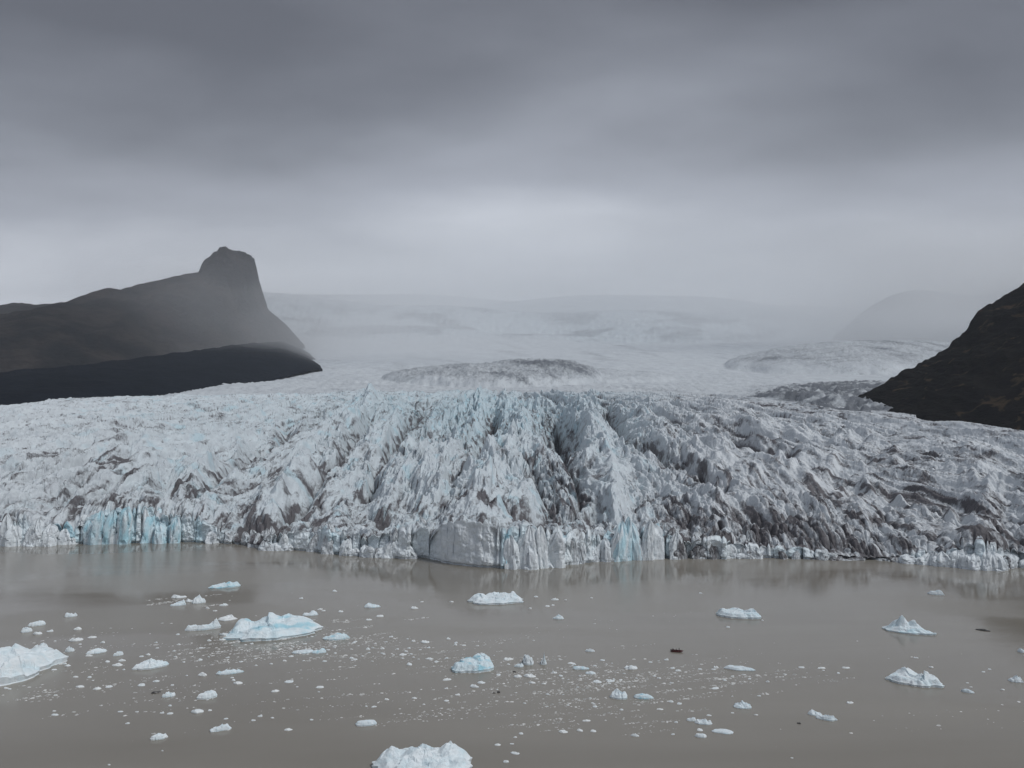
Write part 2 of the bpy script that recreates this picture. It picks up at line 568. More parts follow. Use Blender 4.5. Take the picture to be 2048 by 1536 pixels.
right = sstep(1180, 1560, PX)                     # calmer rolling ice on the right
left = 1 - sstep(60, 420, PX)                     # low hummocks far left
mid = np.clip(1 - right - 0.75 * left, 0, 1)
# broad longitudinal ridges and troughs
b1 = np.clip(ridged(q1w / 112, q2w / 800, 2, 21, 0.35), 0, 1)
b2 = np.clip(ridged((q1w + 0.10 * q2w * np.sign(q1)) / 46, q2w / 260, 2, 23, 0.4), 0, 1)
b3 = np.clip(ridged((q1w - 0.14 * q2w) / 66, q2w / 380, 2, 27, 0.4), 0, 1)
b4 = np.clip(ridged((q1w + 0.08 * q2w * np.sign(q1)) / 20, q2w / 120, 2, 29, 0.45), 0, 1)
b5 = np.clip(ridged(q1w / 9.0, q2w / 54, 2, 30, 0.5), 0, 1)
fade = 1 - (0.55 - 0.1 * mid) * sstep(0.55, 1.0, uu)
spiky = mid * sstep(90, 330, tt + 160 * fbm(q1 / 130, q2 / 130, 2, 46)) * sstep(480, 720, PX) * sstep(-0.25, 0.2, fbm(q1 / 75, q2 / 170, 2, 48))
soft = 1 - 0.68 * np.clip(mid - spiky, 0, 1)
Z = Zb + sstep(-5, 40, tt) * (1.25 * rid_h - 1.75 * tro_h) * D / F + fade * sstep(-12, 95, tt) * 0.72 * ((b1 - 0.58) * (56 * mid + 44 * right + 26 * left) + (b2 - 0.55) * (26 * mid + 18 * right + 16 * left) + (b3 - 0.5) * right * 30
                 + (b4 - 0.5) * (8 * mid + 4 * right + 5 * left) + (b5 - 0.5) * (3.4 * mid + 2.5 * right + 2.5 * left))


# blocks between crevasses: long leaning pyramids with creases between them
def seracs(lx, ly, seed, tilt, slot):
    f1, f2, ra, rb, ox, oy = vor((q1w + 5 * pn(q1 / 15, q2 / 15, seed + 5)) / lx, q2w / ly, seed)
    pyr = (f2 - f1)
    return pyr * (0.25 + 1.3 * ra) + tilt * (oy * (rb - 0.3) + 0.7 * ox * (ra - 0.5)) - slot * np.exp(-(pyr / 0.10) ** 2), pyr, ra


s1, p1, r1 = seracs(16.0, 52.0, 31, 0.9, 0.30)
s2, p2, r2 = seracs(7.5, 25.0, 37, 1.0, 0.30)
s3, p3, r3 = seracs(3.5, 9.0, 41, 1.0, 0.15)
blades = ridged(q1w / 9.0, q2w / 55, 2, 51, 0.6)
front_rough = np.exp(-(tt / 110.0) ** 2) * (0.35 + 0.45 * sstep(1250, 1420, PX) + 0.5 * left) * (1 - 0.75 * bench * (1 - sstep(1250, 1420, PX)))
wob_ = 0.55 + 0.9 * sstep(-0.35, 0.45, fbm(q1 / 90, q2 / 90, 2, 44))          # some parts more shattered than others
amp1 = soft * (8.0 * mid + 1.7 * right + 4.6 * left) * wob_ + 4 * front_rough
amp2 = soft * (4.4 * mid + 1.3 * right + 3.4 * left) * wob_ + 4.0 * front_rough
amp3 = (1.5 * mid + 0.9 * right + 1.3 * left) * wob_ + 1.2 * front_rough
near_edge = (0.12 + 0.88 * sstep(2.0, 10.0, tt)) * fade
Z = Z + near_edge * ((s1 - 0.25) * amp1 + (s2 - 0.25) * amp2 + (s3 - 0.2) * amp3 + (blades - 0.5) * (2.6 * mid + 1.6 * right + 1.2 * left))
Z = Z + near_edge * (1.6 * fbm(q1 / 9, q2 / 12, 3, 60) + 0.6 * pn(q1 / 2.2, q2 / 3.0, 66))
# lean of the blades down-valley: sideways shift gives overhangs
lean = (s1 * amp1 * 0.25 + s2 * amp2 * 0.35) * near_edge
YD = D - lean * (0.5 * mid + 0.2)
XD = X + 0.25 * lean * np.sin(ph) * 2

# rock dust in bands along the flow, and cleaner blue ice in the broken middle
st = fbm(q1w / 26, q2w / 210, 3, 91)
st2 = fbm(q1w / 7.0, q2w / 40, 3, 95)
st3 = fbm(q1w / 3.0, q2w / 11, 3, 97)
dirt = 0.12 + 0.30 * sstep(-0.05, 0.5, st) + 0.50 * sstep(-0.02, 0.4, st2) + 0.34 * sstep(0.05, 0.42, st3) * (1 - 0.5 * right) + 0.50 * sstep(0.62, 0.15, b1) * (0.6 + 0.8 * st2) + 0.34 * sstep(0.6, 0.15, b2) * (0.7 + st3) - 0.08   # trough debris, darkened further so the colour deepens their shading
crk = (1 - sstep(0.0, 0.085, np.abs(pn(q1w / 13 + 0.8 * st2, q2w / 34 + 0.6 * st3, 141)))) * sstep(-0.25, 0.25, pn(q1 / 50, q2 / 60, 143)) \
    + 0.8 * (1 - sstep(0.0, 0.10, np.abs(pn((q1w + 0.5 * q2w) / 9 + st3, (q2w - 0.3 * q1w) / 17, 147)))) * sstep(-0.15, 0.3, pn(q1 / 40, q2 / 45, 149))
dirt = dirt + (0.50 - 0.14 * right) * np.clip(crk, 0, 1)  # thin dark crevasse lines put into the colour for contrast
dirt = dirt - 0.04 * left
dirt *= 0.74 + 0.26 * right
dirt = dirt + 0.78 * tro_w ** 1.4 * (0.45 + 0.9 * sstep(-0.25, 0.35, st2)) - 0.22 * rid_w * (1 - 0.5 * right)  # mapped troughs darkened likewise beyond their debris, crests lightened, for contrast


def patch(px, py, rx, ry):
    """an area of the ice surface, by where it lies"""
    return np.exp(-(((PX - px) / rx) ** 2 + ((PY - py) / ry) ** 2))


for px, py, rx, ry, amt in [(1620, 1070, 150, 34, 0.60), (1380, 1050, 120, 22, 0.40), (510, 1050, 60, 40, 0.50), (1060, 1022, 160, 14, 0.45),
                            (1145, 960, 34, 60, 0.40), (690, 1035, 190, 12, 0.36), (330, 985, 190, 20, 0.20), (1900, 1010, 150, 26, 0.25),
                            (1760, 930, 160, 22, 0.14), (90, 925, 130, 10, 0.22), (560, 960, 70, 30, 0.3), (1960, 1100, 90, 26, 0.4), (1680, 828, 110, 16, 0.4)]:
    dirt = dirt + amt * patch(px, py, rx, ry) * (0.7 + 0.9 * st2)
blue = 0.05 + 0.20 * mid + 0.08 * left - 0.06 * right + 0.26 * sstep(0.15, 0.55, fbm(q1w / 22, q2w / 36, 3, 101)) * (mid + 0.3 * left) \
    + 0.20 * patch(950, 830, 260, 50)
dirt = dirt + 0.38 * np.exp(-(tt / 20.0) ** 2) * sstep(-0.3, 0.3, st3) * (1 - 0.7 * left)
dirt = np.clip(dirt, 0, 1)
blue = np.clip(blue, 0, 1)

# cliff below it: rows climb from the water, with towers, vertical flutes and broken faces
k = np.linspace(0, 1, NK)[:, None]
zt = Z[0][None, :]
Zk = -1.0 + (zt + 1.0) * k
S = np.broadcast_to(s_front[None, :], Zk.shape)
Sw = S + 1.6 * pn(S / 14, Zk / 12, 199)
d1_, d1b, d1c, d1u, d1e = cells1(Sw, 24.0, 11)
d2_, d2b, d2c, d2u, d2e = cells1(Sw + 2.2 * pn(S / 30, Zk / 16, 197), 8.5, 13)
d3_, d3b, d3c, d3u, d3e = cells1(Sw + 1.5 * pn(S / 5, Zk / 6, 198), 3.4, 17)
cut = sstep(0.0, 0.9, k + 0.9 * (d2c - 0.5) + 0.5 * pn(S / 11, Zk / 11, 196)) * d2b ** 1.5        # slots open upwards, some stay shut
push = 7.0 * (d1_ - 0.5) + d1u * 5.0 * (d1b - 0.5) - 2.6 * np.exp(-(d1e / 0.9) ** 2) * d1c \
    + 3.0 * (d2_ - 0.5) * (0.3 + k) + d2u * 3.0 * (d2b - 0.5) - 3.2 * np.exp(-(d2e / 0.6) ** 2) * cut \
    + 1.2 * (d3_ - 0.5) * k + d3u * 0.9 * (d3b - 0.5) * k - 0.9 * k * np.exp(-(d3e / 0.4) ** 2) * d3c + 3.4 * fbm(S / 14, Zk / 12, 4, 211)
f1, f2, ra, rb, ox, oy = vor(S / 9.0, Zk / 13.0, 203)
push = push + 3.0 * (ox * (ra - 0.5) + oy * (rb - 0.5)) + 0.8 * fbm(S / 3.5, Zk / 3.0, 3, 215)
slab = np.broadcast_to(slab1[None, :], Zk.shape)
push = push * (1 - 0.48 * slab)
notch = 2.6 * np.exp(-((Zk - 0.3) / 1.1) ** 2)
wgt = 1 - sstep(0.86, 1.0, k)
Dk = Df[None, :] + k * 2.0 - push * wgt + notch * wgt
Dk = Dk * wgt + (YD[0][None, :] - 0.25) * (1 - wgt)
Xk = np.broadcast_to(aa[None, :], Dk.shape) * Dk
PXk = np.broadcast_to(apx[None, :], Dk.shape)
dk = 0.06 + 0.35 * sstep(0.0, 0.6, pn(S / 3.0, Zk / 40, 221)) * k + 0.55 * sstep(0.5, 1.0, k + 0.25 * pn(S / 6, Zk / 9, 225)) * sstep(-0.2, 0.4, pn(S / 9, Zk / 9, 223)) \
    + 0.55 * np.exp(-((PXk - 505) / 42) ** 2) + 0.6 * np.exp(-((PXk - 1690) / 85) ** 2)
dk = dk * (1 - 0.55 * slab)
bk = 0.16 + 0.20 * (d1c - 0.5)
for px, rx, amt in [(285, 80, 0.45), (200, 14, 0.5), (140, 24, 0.35), (405, 14, 0.4), (660, 30, 0.22), (1012, 9, 0.5), (1060, 50, 0.22), (1255, 55, 0.5),
                    (1440, 20, 0.25), (1330, 20, 0.2), (1600, 60, 0.12), (50, 50, 0.15), (1960, 50, 0.12)]:
    bk = bk + amt * np.exp(-((PXk - px) / rx) ** 2) * (0.45 + 0.9 * d2c)
bk = bk * (1 - 0.75 * slab)
dk = dk * (1 - 0.8 * np.clip(np.exp(-((PXk - 290) / 85) ** 4) + np.exp(-((PXk - 1255) / 60) ** 4) + np.exp(-((PXk - 60) / 70) ** 4), 0, 1))

glacier = bpy.data.objects.new('glacier', None)
link(glacier)
structure(glacier, 'broken grey white glacier tongue of crevassed ice spreading down to the lagoon')
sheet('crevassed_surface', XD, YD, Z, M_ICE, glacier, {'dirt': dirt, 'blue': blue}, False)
# the cliff shares its last row with the first row of the surface
Xk[-1], Dk[-1], Zk[-1] = XD[0], YD[0], Z[0]
sheet('ice_cliff', Xk, Dk, Zk, M_CLIFF, glacier, {'dirt': np.clip(dk, 0, 1), 'blue': np.clip(bk, 0, 1)}, False)

# single towers, fins and fallen blocks along the front: a few shapes shared between them
def serac_mesh(seed, dirt_, blue_):
    rs = np.random.RandomState(seed)
    n, lev = 30, 17
    th_ = np.linspace(0, 2 * np.pi, n, endpoint=False)
    z_ = np.linspace(0, 1, lev) ** 0.8
    TH_, Z_ = np.meshgrid(th_, z_, indexing='xy')
    c_, s_ = np.cos(TH_), np.sin(TH_)
    sup = (np.abs(c_) ** 3.2 + np.abs(s_) ** 3.2) ** (-1 / 3.2)
    p_, q_ = rs.uniform(2.2, 7.0), rs.uniform(0.35, 0.85)
    taper = np.clip(1 - Z_ ** p_, 0, 1) ** q_ * (1 - 0.15 * Z_) + 0.03
    f1, f2, ra, rb, ox, oy = vor(TH_ * 1.1 + 0.3 * Z_ + seed, Z_ * 1.3 + 0.4 * TH_, seed)
    g1, g2, rc, rd, px_, py_ = vor(TH_ * 2.9 + seed, Z_ * 2.2 + 0.3 * TH_, seed + 3)
    rad = 0.5 * sup * taper * (1 + 0.34 * (ra - .5) + 0.5 * ox * (rb - .5) + 0.16 * (rc - .5) + 0.22 * px_ * (rd - .5) - 0.16 * np.exp(-((f2 - f1) / 0.09) ** 2)
                               + 0.12 * pn(TH_ * 4 + seed, Z_ * 3, seed + 5))
    lx, ly = rs.uniform(-.3, .3), rs.uniform(-.15, .3)
    zt_ = Z_ * (1 + 0.16 * pn(c_ * 1.7 + seed, s_ * 1.7, seed + 7) + 0.10 * pn(c_ * 5, s_ * 5 + seed, seed + 8))
    V = np.stack([rad * c_ + lx * Z_ ** 2, rad * s_ + ly * Z_ ** 2, zt_], -1).reshape(-1, 3)
    i_ = np.arange(lev - 1)[:, None] * n
    j_ = np.arange(n)[None, :]
    k_ = (j_ + 1) % n
    Q = np.stack([i_ + j_, i_ + k_, i_ + n + k_, i_ + n + j_], -1).reshape(-1, 4)
    vd = np.clip(dirt_ + 0.35 * fbm(TH_ * 1.5 + seed, Z_ * 1.5, 3, seed + 12) + 0.25 * Z_ * (dirt_ > .05), 0, 1)
    vb = np.clip(blue_ * (1 + 1.2 * fbm(TH_ * 1.2 + seed, Z_ * 2.0, 2, seed + 14)), 0, 1)
    return mesh_from('serac', V, Q, M_CLIFF, False, {'dirt': vd, 'blue': vb})


SER = {t_: [serac_mesh(900 + 13 * i + sd, d_, b_) for i in range(6)] for t_, d_, b_, sd in (('white', .10, .10, 0), ('blue', .05, .52, 200), ('grey', .34, .12, 400), ('dirty', .62, .02, 600))}
rq = random.Random(5)


def serac(px, t, w_, d_, h_, tint, zb):
    j = int(np.clip(np.searchsorted(apx, px), 0, NC - 1))
    o = bpy.data.objects.new('serac', rq.choice(SER[tint]))
    link(o, glacier)
    Dj = Df[j] + t
    o.location = (aa[j] * Dj, Dj, zb)
    o.scale = (w_, d_, h_)
    o.rotation_euler = (rq.uniform(-.12, .12), rq.uniform(-.12, .12), rq.uniform(-.5, .5))


def pick(px):
    a_ = 'white'
    if 180 < px < 370 or 1195 < px < 1315 or 1000 < px < 1070:
        a_ = rq.choice(('blue', 'white', 'white'))
    elif 450 < px < 560 or 1480 < px < 1800:
        a_ = rq.choice(('dirty', 'grey', 'grey'))
    elif px > 1310:
        a_ = rq.choice(('grey', 'white', 'dirty'))
    else:
        a_ = rq.choice(('white', 'white', 'grey'))
    return a_


for _ in range(120):                      # buttresses standing in the water against the cliff
    px = rq.uniform(-100, 2140)
    if 840 < px < 1000:
        continue
    j = int(np.searchsorted(apx, px))
    h_ = Hc[j] * rq.uniform(0.35, 1.05)
    w_ = rq.uniform(5, 13)
    serac(px, rq.uniform(-1.5, 3.0), w_, rq.uniform(6, 9), h_ + 1.0, pick(px), -1.0)
for _ in range(170):                      # broken blocks on and behind the rim
    px = rq.uniform(-100, 2140)
    j = int(np.searchsorted(apx, px))
    t_ = rq.uniform(4, 34)
    if 560 < px < 1190 and rq.random() < 0.75:
        continue
    h_ = rq.uniform(4, 10)
    serac(px, t_, rq.uniform(4, 9), rq.uniform(5, 9), h_, pick(px) if rq.random() < 0.6 else 'grey', HcS[j] * 0.92 + t_ * 0.10 - 2.5)
for px, t_, w_, h_, tint in [(1215, -3, 14, 20, 'white'), (1236, -4, 12, 27, 'blue'), (1258, -3, 15, 33, 'blue'), (1280, -3, 14, 31, 'white'), (1302, -2, 12, 25, 'white'), 
                             (60, -4, 32, 26, 'white'), (25, -3, 22, 20, 'white'), (95, -3, 20, 17, 'white'), (230, -3, 30, 36, 'blue'),
                             (330, -3, 30, 30, 'blue'), (1040, -2, 22, 30, 'white'), (1070, -2, 18, 28, 'white'), (1100, -2, 12, 26, 'white'), (1900, -3, 26, 14, 'white'), (1955, -4, 24, 17, 'white'),
                             (1985, -3, 14, 15, 'white'), (1820, -1, 22, 9, 'white'), (1850, -1, 18, 10, 'white')]:
    nsub = max(1, round(w_ / 9.0))
    for i in range(nsub):                 # a wide buttress is a row of narrow towers
        sp = w_ / nsub
        serac(px + (i - (nsub - 1) / 2) * sp * 2.6, t_ + rq.uniform(-1, 2.5), sp * rq.uniform(1.0, 1.5), rq.uniform(8, 12), (h_ + 1) * rq.uniform(0.6, 1.08), tint, -1.0)

# ------------------------------------------------------------------ upper glacier, rising into the cloud
NCU, NRU = 620, 420
apu = np.linspace(-150, 2250, NCU)
au = (apu - 1024.0) / F / math.cos(TH)
Du = 1400.0 * (13500.0 / 1400.0) ** np.linspace(0, 1, NRU)
DD = np.broadcast_to(Du[:, None], (NRU, NCU))
PU = np.broadcast_to(apu[None, :], DD.shape)
AU = np.broadcast_to(au[None, :], DD.shape)
XU = AU * DD
row = pl(Du, [(1180, 800), (2300, 784), (2900, 772), (3700, 758), (4700, 726), (5600, 706), (6600, 692), (7500, 668),
              (8600, 630), (9400, 616), (10900, 606), (13500, 596)])
row = smooth1(row, 12)
ROW = np.broadcast_to(row[:, None], DD.shape).copy()
# it joins the broken ice behind its far edge: lower beside the right rock slope, banked up against the left moraine
cry = smooth1(pl(apu, CRESTY), 14)[None, :]
crd = smooth1(pl(apu, CRESTD), 30)[None, :]
join = sstep(1.0, 1.5, DD / crd)
ROW = (cry + 2.0 + 520.0 * np.clip(1.0 - DD / crd, 0, 1)) * (1 - join) + ROW * join
far = sstep(5500, 8500, DD)
ROW += far * (9 * np.sin((PU - 700) / 300.0) - 7 * np.sin((PU - 200) / 140.0 + DD / 1700.0) + 26 * pn(PU / 260.0, DD / 1500.0, 299))
ROW += 52 * sstep(1450, 1900, PU) * sstep(5500, 9000, DD)
ROW += 14 * pn(PU / 420.0, DD / 900.0, 298) * sstep(1900, 3200, DD)
ZU = elev(ROW, DD)


def dome(px, D0, rxp, ry, h):
    q = ((PU - px) / rxp) ** 2 + ((DD - D0) / ry) ** 2
    return h * np.clip(1 - q, 0, None) ** 0.62


PUo, DDo = PU, DD
PU = PU + 20 * fbm(PU / 90, DD / 500, 2, 331)
DD = DD + 60 * fbm(PU / 120, DD / 260, 2, 333)
d1 = dome(985, 3500, 225, 480, 84.0) + dome(1160, 3700, 190, 440, 34.0)
d2 = dome(1760, 4600, 310, 680, 132.0)
PU, DD = PUo, DDo
ZU = ZU + d1 + d2
md0 = pl(apu, [(-420, 1400), (0, 1700), (150, 1880), (300, 2220), (440, 2800), (470, 4400), (500, 20000)])[None, :]
ZU = ZU - 0.5 * np.clip(DD - md0 * 1.04 - 40, 0, 1600)           # the ice ends against the moraine
fall = sstep(6700, 7600, DD) * (1 - sstep(9000, 9800, DD))
dark_right = np.exp(-((PU - 1665) / 160.0) ** 4) * np.exp(-((DD - 2250) / 620.0) ** 4)
rgh = 0.35 + 2.2 * (1 - sstep(1.0, 2.1, DD / crd)) + 1.6 * np.clip(d1 / 100, 0, 1) + 1.6 * np.clip(d2 / 150, 0, 1) + 2.0 * fall
scl = 9.0 + DD * 0.0045
n_a = ridged(XU / scl / 1.6, np.log(DD) * 90, 3, 301)
f1, f2, ra, rb, ox, oy = vor(XU / 22.0, DD / 30.0, 305)
ZU = ZU + rgh * (n_a - 0.5) * (1.5 + DD * 0.0011) * 1.6 + dark_right * (9 * (f2 - f1) * (0.4 + ra) + 14 * (ridged(XU / 70, DD / 110, 2, 309) - 0.2) * 1.5 + 18)
ZU = ZU + 4.0 * fbm(XU / 160, DD / 240, 3, 311)
du = 0.05 + 0.22 * (1 - sstep(1.0, 1.9, DD / crd)) * sstep(-0.1, 0.5, fbm(XU / 12, DD / 30, 2, 327)) + 0.34 * sstep(0.05, 0.55, fbm(XU / 420, DD / (14 + DD * 0.012) + 0.004 * XU, 3, 319)) * (1 - fall) + 0.20 * sstep(0.0, 0.6, fbm(XU / (scl * 7), np.log(DD) * 130, 4, 321)) + 0.40 * np.clip(d1 / 45, 0, 1) + 0.38 * np.clip(d2 / 75, 0, 1) + 0.48 * fall * sstep(-0.25, 0.25, fbm(PU / 120, DD / 900, 3, 325)) \
    + 1.0 * dark_right * (0.75 + 0.9 * fbm(XU / 40, DD / 70, 3, 323))
bu = 0.12 + 0.10 * fall
upper = sheet('upper_glacier', XU, DD, ZU, M_ICE_FAR, None, {'dirt': np.clip(du, 0, 1), 'blue': np.clip(bu, 0, 1)})
structure(upper, 'smoother pale upper glacier with low ice domes rising towards the cloud')

# ------------------------------------------------------------------ left mountain with its flat topped rock tower
BD = 6500.0
def at(px, py, D):
    d = pixdir(px, py)
    return d * (D / d[1]) + np.array([0, 0, CAMZ])
top = at(458, 508, BD)
gx = np.concatenate([np.linspace(-6800, -3300, 150), np.linspace(-3280, -1400, 190), np.linspace(-1380, -900, 20)])
gy = np.concatenate([np.linspace(2600, 5700, 110), np.linspace(5720, 7300, 120), np.linspace(7340, 9200, 40)])
GX, GY = np.meshgrid(gx, gy)
mp = BD / F                                     # metres per pixel there
wxm = 60 * fbm(GX / 420, GY / 420, 3, 401)
wym = 60 * fbm(GX / 400, GY / 400, 3, 405)
dx, dy = GX + wxm * 0.5 - top[0], GY + wym - BD
# tower: an irregular ellipse with cliff sides and a domed top
ang = np.arctan2(dy, dx)
r_in = np.hypot(dx / (43 * mp), dy / 400.0) * (1 + 0.16 * fbm(GX / 130, GY / 130, 3, 407))
tower_top = top[2] + 8 - 120 * np.clip(r_in, 0, 1) ** 3.0 + 26 * fbm(GX / 80, GY / 120, 3, 411)
base_r = np.maximum(np.hypot(dx, dy * 0.62) - 43 * mp, 0)
east = sstep(-0.3, 0.7, np.cos(ang))
zc0 = elev(548, BD) - 34 * mp * east
cone = zc0 - base_r * (0.54 + 0.42 * east) - 26 * ridged(ang * 6, base_r / 500, 3, 413) * sstep(0, 200, base_r)
cone = np.where(r_in > 1, cone - 50 * east * sstep(1.0, 1.25, r_in), cone)
shoulder_crest = elev(608, 6000.0) + (GX + 4100) * 0.015 + 26 * fbm(GX / 500, GX * 0 + 3.3, 3, 421)
across = (GY - 6000.0)
shoulder = shoulder_crest - np.where(across < 0, -across * 0.34, across * 0.5)
shoulder = shoulder - 1.3 * np.clip(GX - (top[0] + 60), 0, None)
ZM = np.maximum(np.maximum(shoulder, cone), top[2] + 6 - 42 * r_in ** 2 - (330 + 260 * east) * np.clip(r_in - 0.72, 0, None) + 30 * fbm(GX / 90, GY / 120, 3, 411))
ZM = ZM + 26 * fbm(GX / 260, GY / 330, 5, 431) * sstep(-400, 300, zc0 - ZM) - 22 * ridged(GX / 150, GY / 600, 2, 435) * sstep(60, 500, zc0 - ZM)
ZM = np.maximum(ZM, 20)
mount = sheet('mountain', GX + 48.0, GY, ZM, M_MOUNT)
structure(mount, 'dark mountain with a flat topped rock tower fading into mist')

# foot slope between it and the ice
pm = np.linspace(-420, 700, 260)
am = (pm - 1024.0) / F / math.cos(TH)
D0 = smooth1(pl(pm, [(-420, 1480), (0, 1720), (150, 1900), (300, 2240), (480, 3000), (600, 3700), (640, 4000), (700, 4500)]), 9)
y0 = smooth1(pl(pm, [(-420, 835), (0, 822), (150, 812), (300, 806), (400, 785), (480, 768), (600, 736), (640, 728), (700, 784)]), 9)
y1 = smooth1(pl(pm, [(-420, 765), (0, 745), (150, 731), (300, 712), (480, 688), (560, 682), (600, 695), (630, 714), (650, 730), (700, 775)]), 11)
D1 = D0 * 1.55 + 150
vv = np.linspace(0, 1.5, 90)[:, None]
DM = D0[None, :] + (D1 - D0)[None, :] * vv
z0, z1 = elev(y0, D0) - 25, elev(y1, D1)
ZMo = z0[None, :] + (z1 - z0)[None, :] * np.where(vv < 1, vv ** 0.85, 1 - (vv - 1) * 0.5)
XMo = am[None, :] * DM
ZMo = ZMo + 10 * fbm(XMo / 120, DM / 200, 4, 451) * np.clip(vv * 2, 0, 1)
mor = sheet('moraine_slope', XMo, DM, ZMo, M_MORAINE)
structure(mor, 'blue black lateral moraine slope at the foot of the left mountain')

# ------------------------------------------------------------------ right rock slope
ps = np.concatenate([np.linspace(1660, 2080, 300), np.linspace(2084, 2700, 120)])
as_ = (ps - 1024.0) / F / math.cos(TH)
D0 = pl(ps, [(1660, 1960), (1700, 1840), (1770, 1700), (1900, 1520), (2048, 1380), (2400, 1180), (2700, 1060)])
y0 = pl(ps, [(1660, 830), (1700, 832), (1770, 838), (2048, 872), (2700, 930)])
y1 = pl(ps, [(1660, 826), (1690, 806), (1720, 790), (1770, 768), (1785, 756), (1800, 747), (1850, 722), (1900, 690), (1925, 670), (1942, 655), (1947, 640),
             (1962, 624), (2000, 598), (2048, 570), (2200, 500), (2400, 430), (2700, 350)])
y1 = y1 + 3.0 * np.interp(ps, np.arange(1600, 2800, 7), np.random.RandomState(5).uniform(-1, 1, len(np.arange(1600, 2800, 7))))
D1 = D0 + 80 + (y0 - y1) * 2.3
vv = np.linspace(0, 1.4, 170)[:, None]
DS = D0[None, :] + (D1 - D0)[None, :] * vv
z0, z1 = elev(y0, D0) - 12, elev(y1, D1)
ZS = z0[None, :] + (z1 - z0)[None, :] * np.where(vv < 1, 0.7 * vv + 0.3 * np.sin(vv * math.pi / 2), 1 - (vv - 1) * 0.8)
XS = as_[None, :] * DS
ampS = np.clip((z1 - z0) / 120, 0.05, 1)[None, :] * np.clip(1.2 - np.abs(vv - 0.5) * 1.7, 0.12, 1)
ZS = ZS + ampS * (22 * fbm(XS / 120, DS / 180, 5, 471) + 13 * (ridged(XS / 60, ZS / 90, 3, 475) - 0.5))
slp = sheet('rock_slope', XS, DS, ZS, M_SLOPE)
structure(slp, 'steep black rock slope rising beside the right edge of the glacier')

# faint hill behind the right slope
ph_ = np.linspace(1560, 2300, 170)
ah = (ph_ - 1024.0) / F / math.cos(TH)
y1 = smooth1(pl(ph_, [(1560, 712), (1640, 690), (1700, 650), (1750, 612), (1790, 592), (1830, 584), (1880, 583), (1930, 592), (1990, 586), (2100, 560), (2300, 540)]), 9)
vv = np.linspace(0, 1.6, 60)[:, None]
DH = 6600 + 1500 * vv + 0 * ah[None, :]
z1 = elev(y1, 8100.0)
zb_ = elev(715.0, 6600.0)
ZH = zb_ + (z1[None, :] - zb_) * np.where(vv < 1, vv, 1 - (vv - 1) * 0.7)
XH = ah[None, :] * DH
ZH = ZH + 50 * fbm(XH / 600, DH / 600, 4, 491) * np.clip(vv, 0, 1)
hill = sheet('distant_hill', XH, DH, ZH, M_MOUNT)
structure(hill, 'faint grey hill half lost in cloud behind the right rock slope')

# ------------------------------------------------------------------ icebergs
def thing(o, label, cat, group=None):
    o['label'] = label
    o['category'] = cat
    if group:
        o['group'] = group
    return o


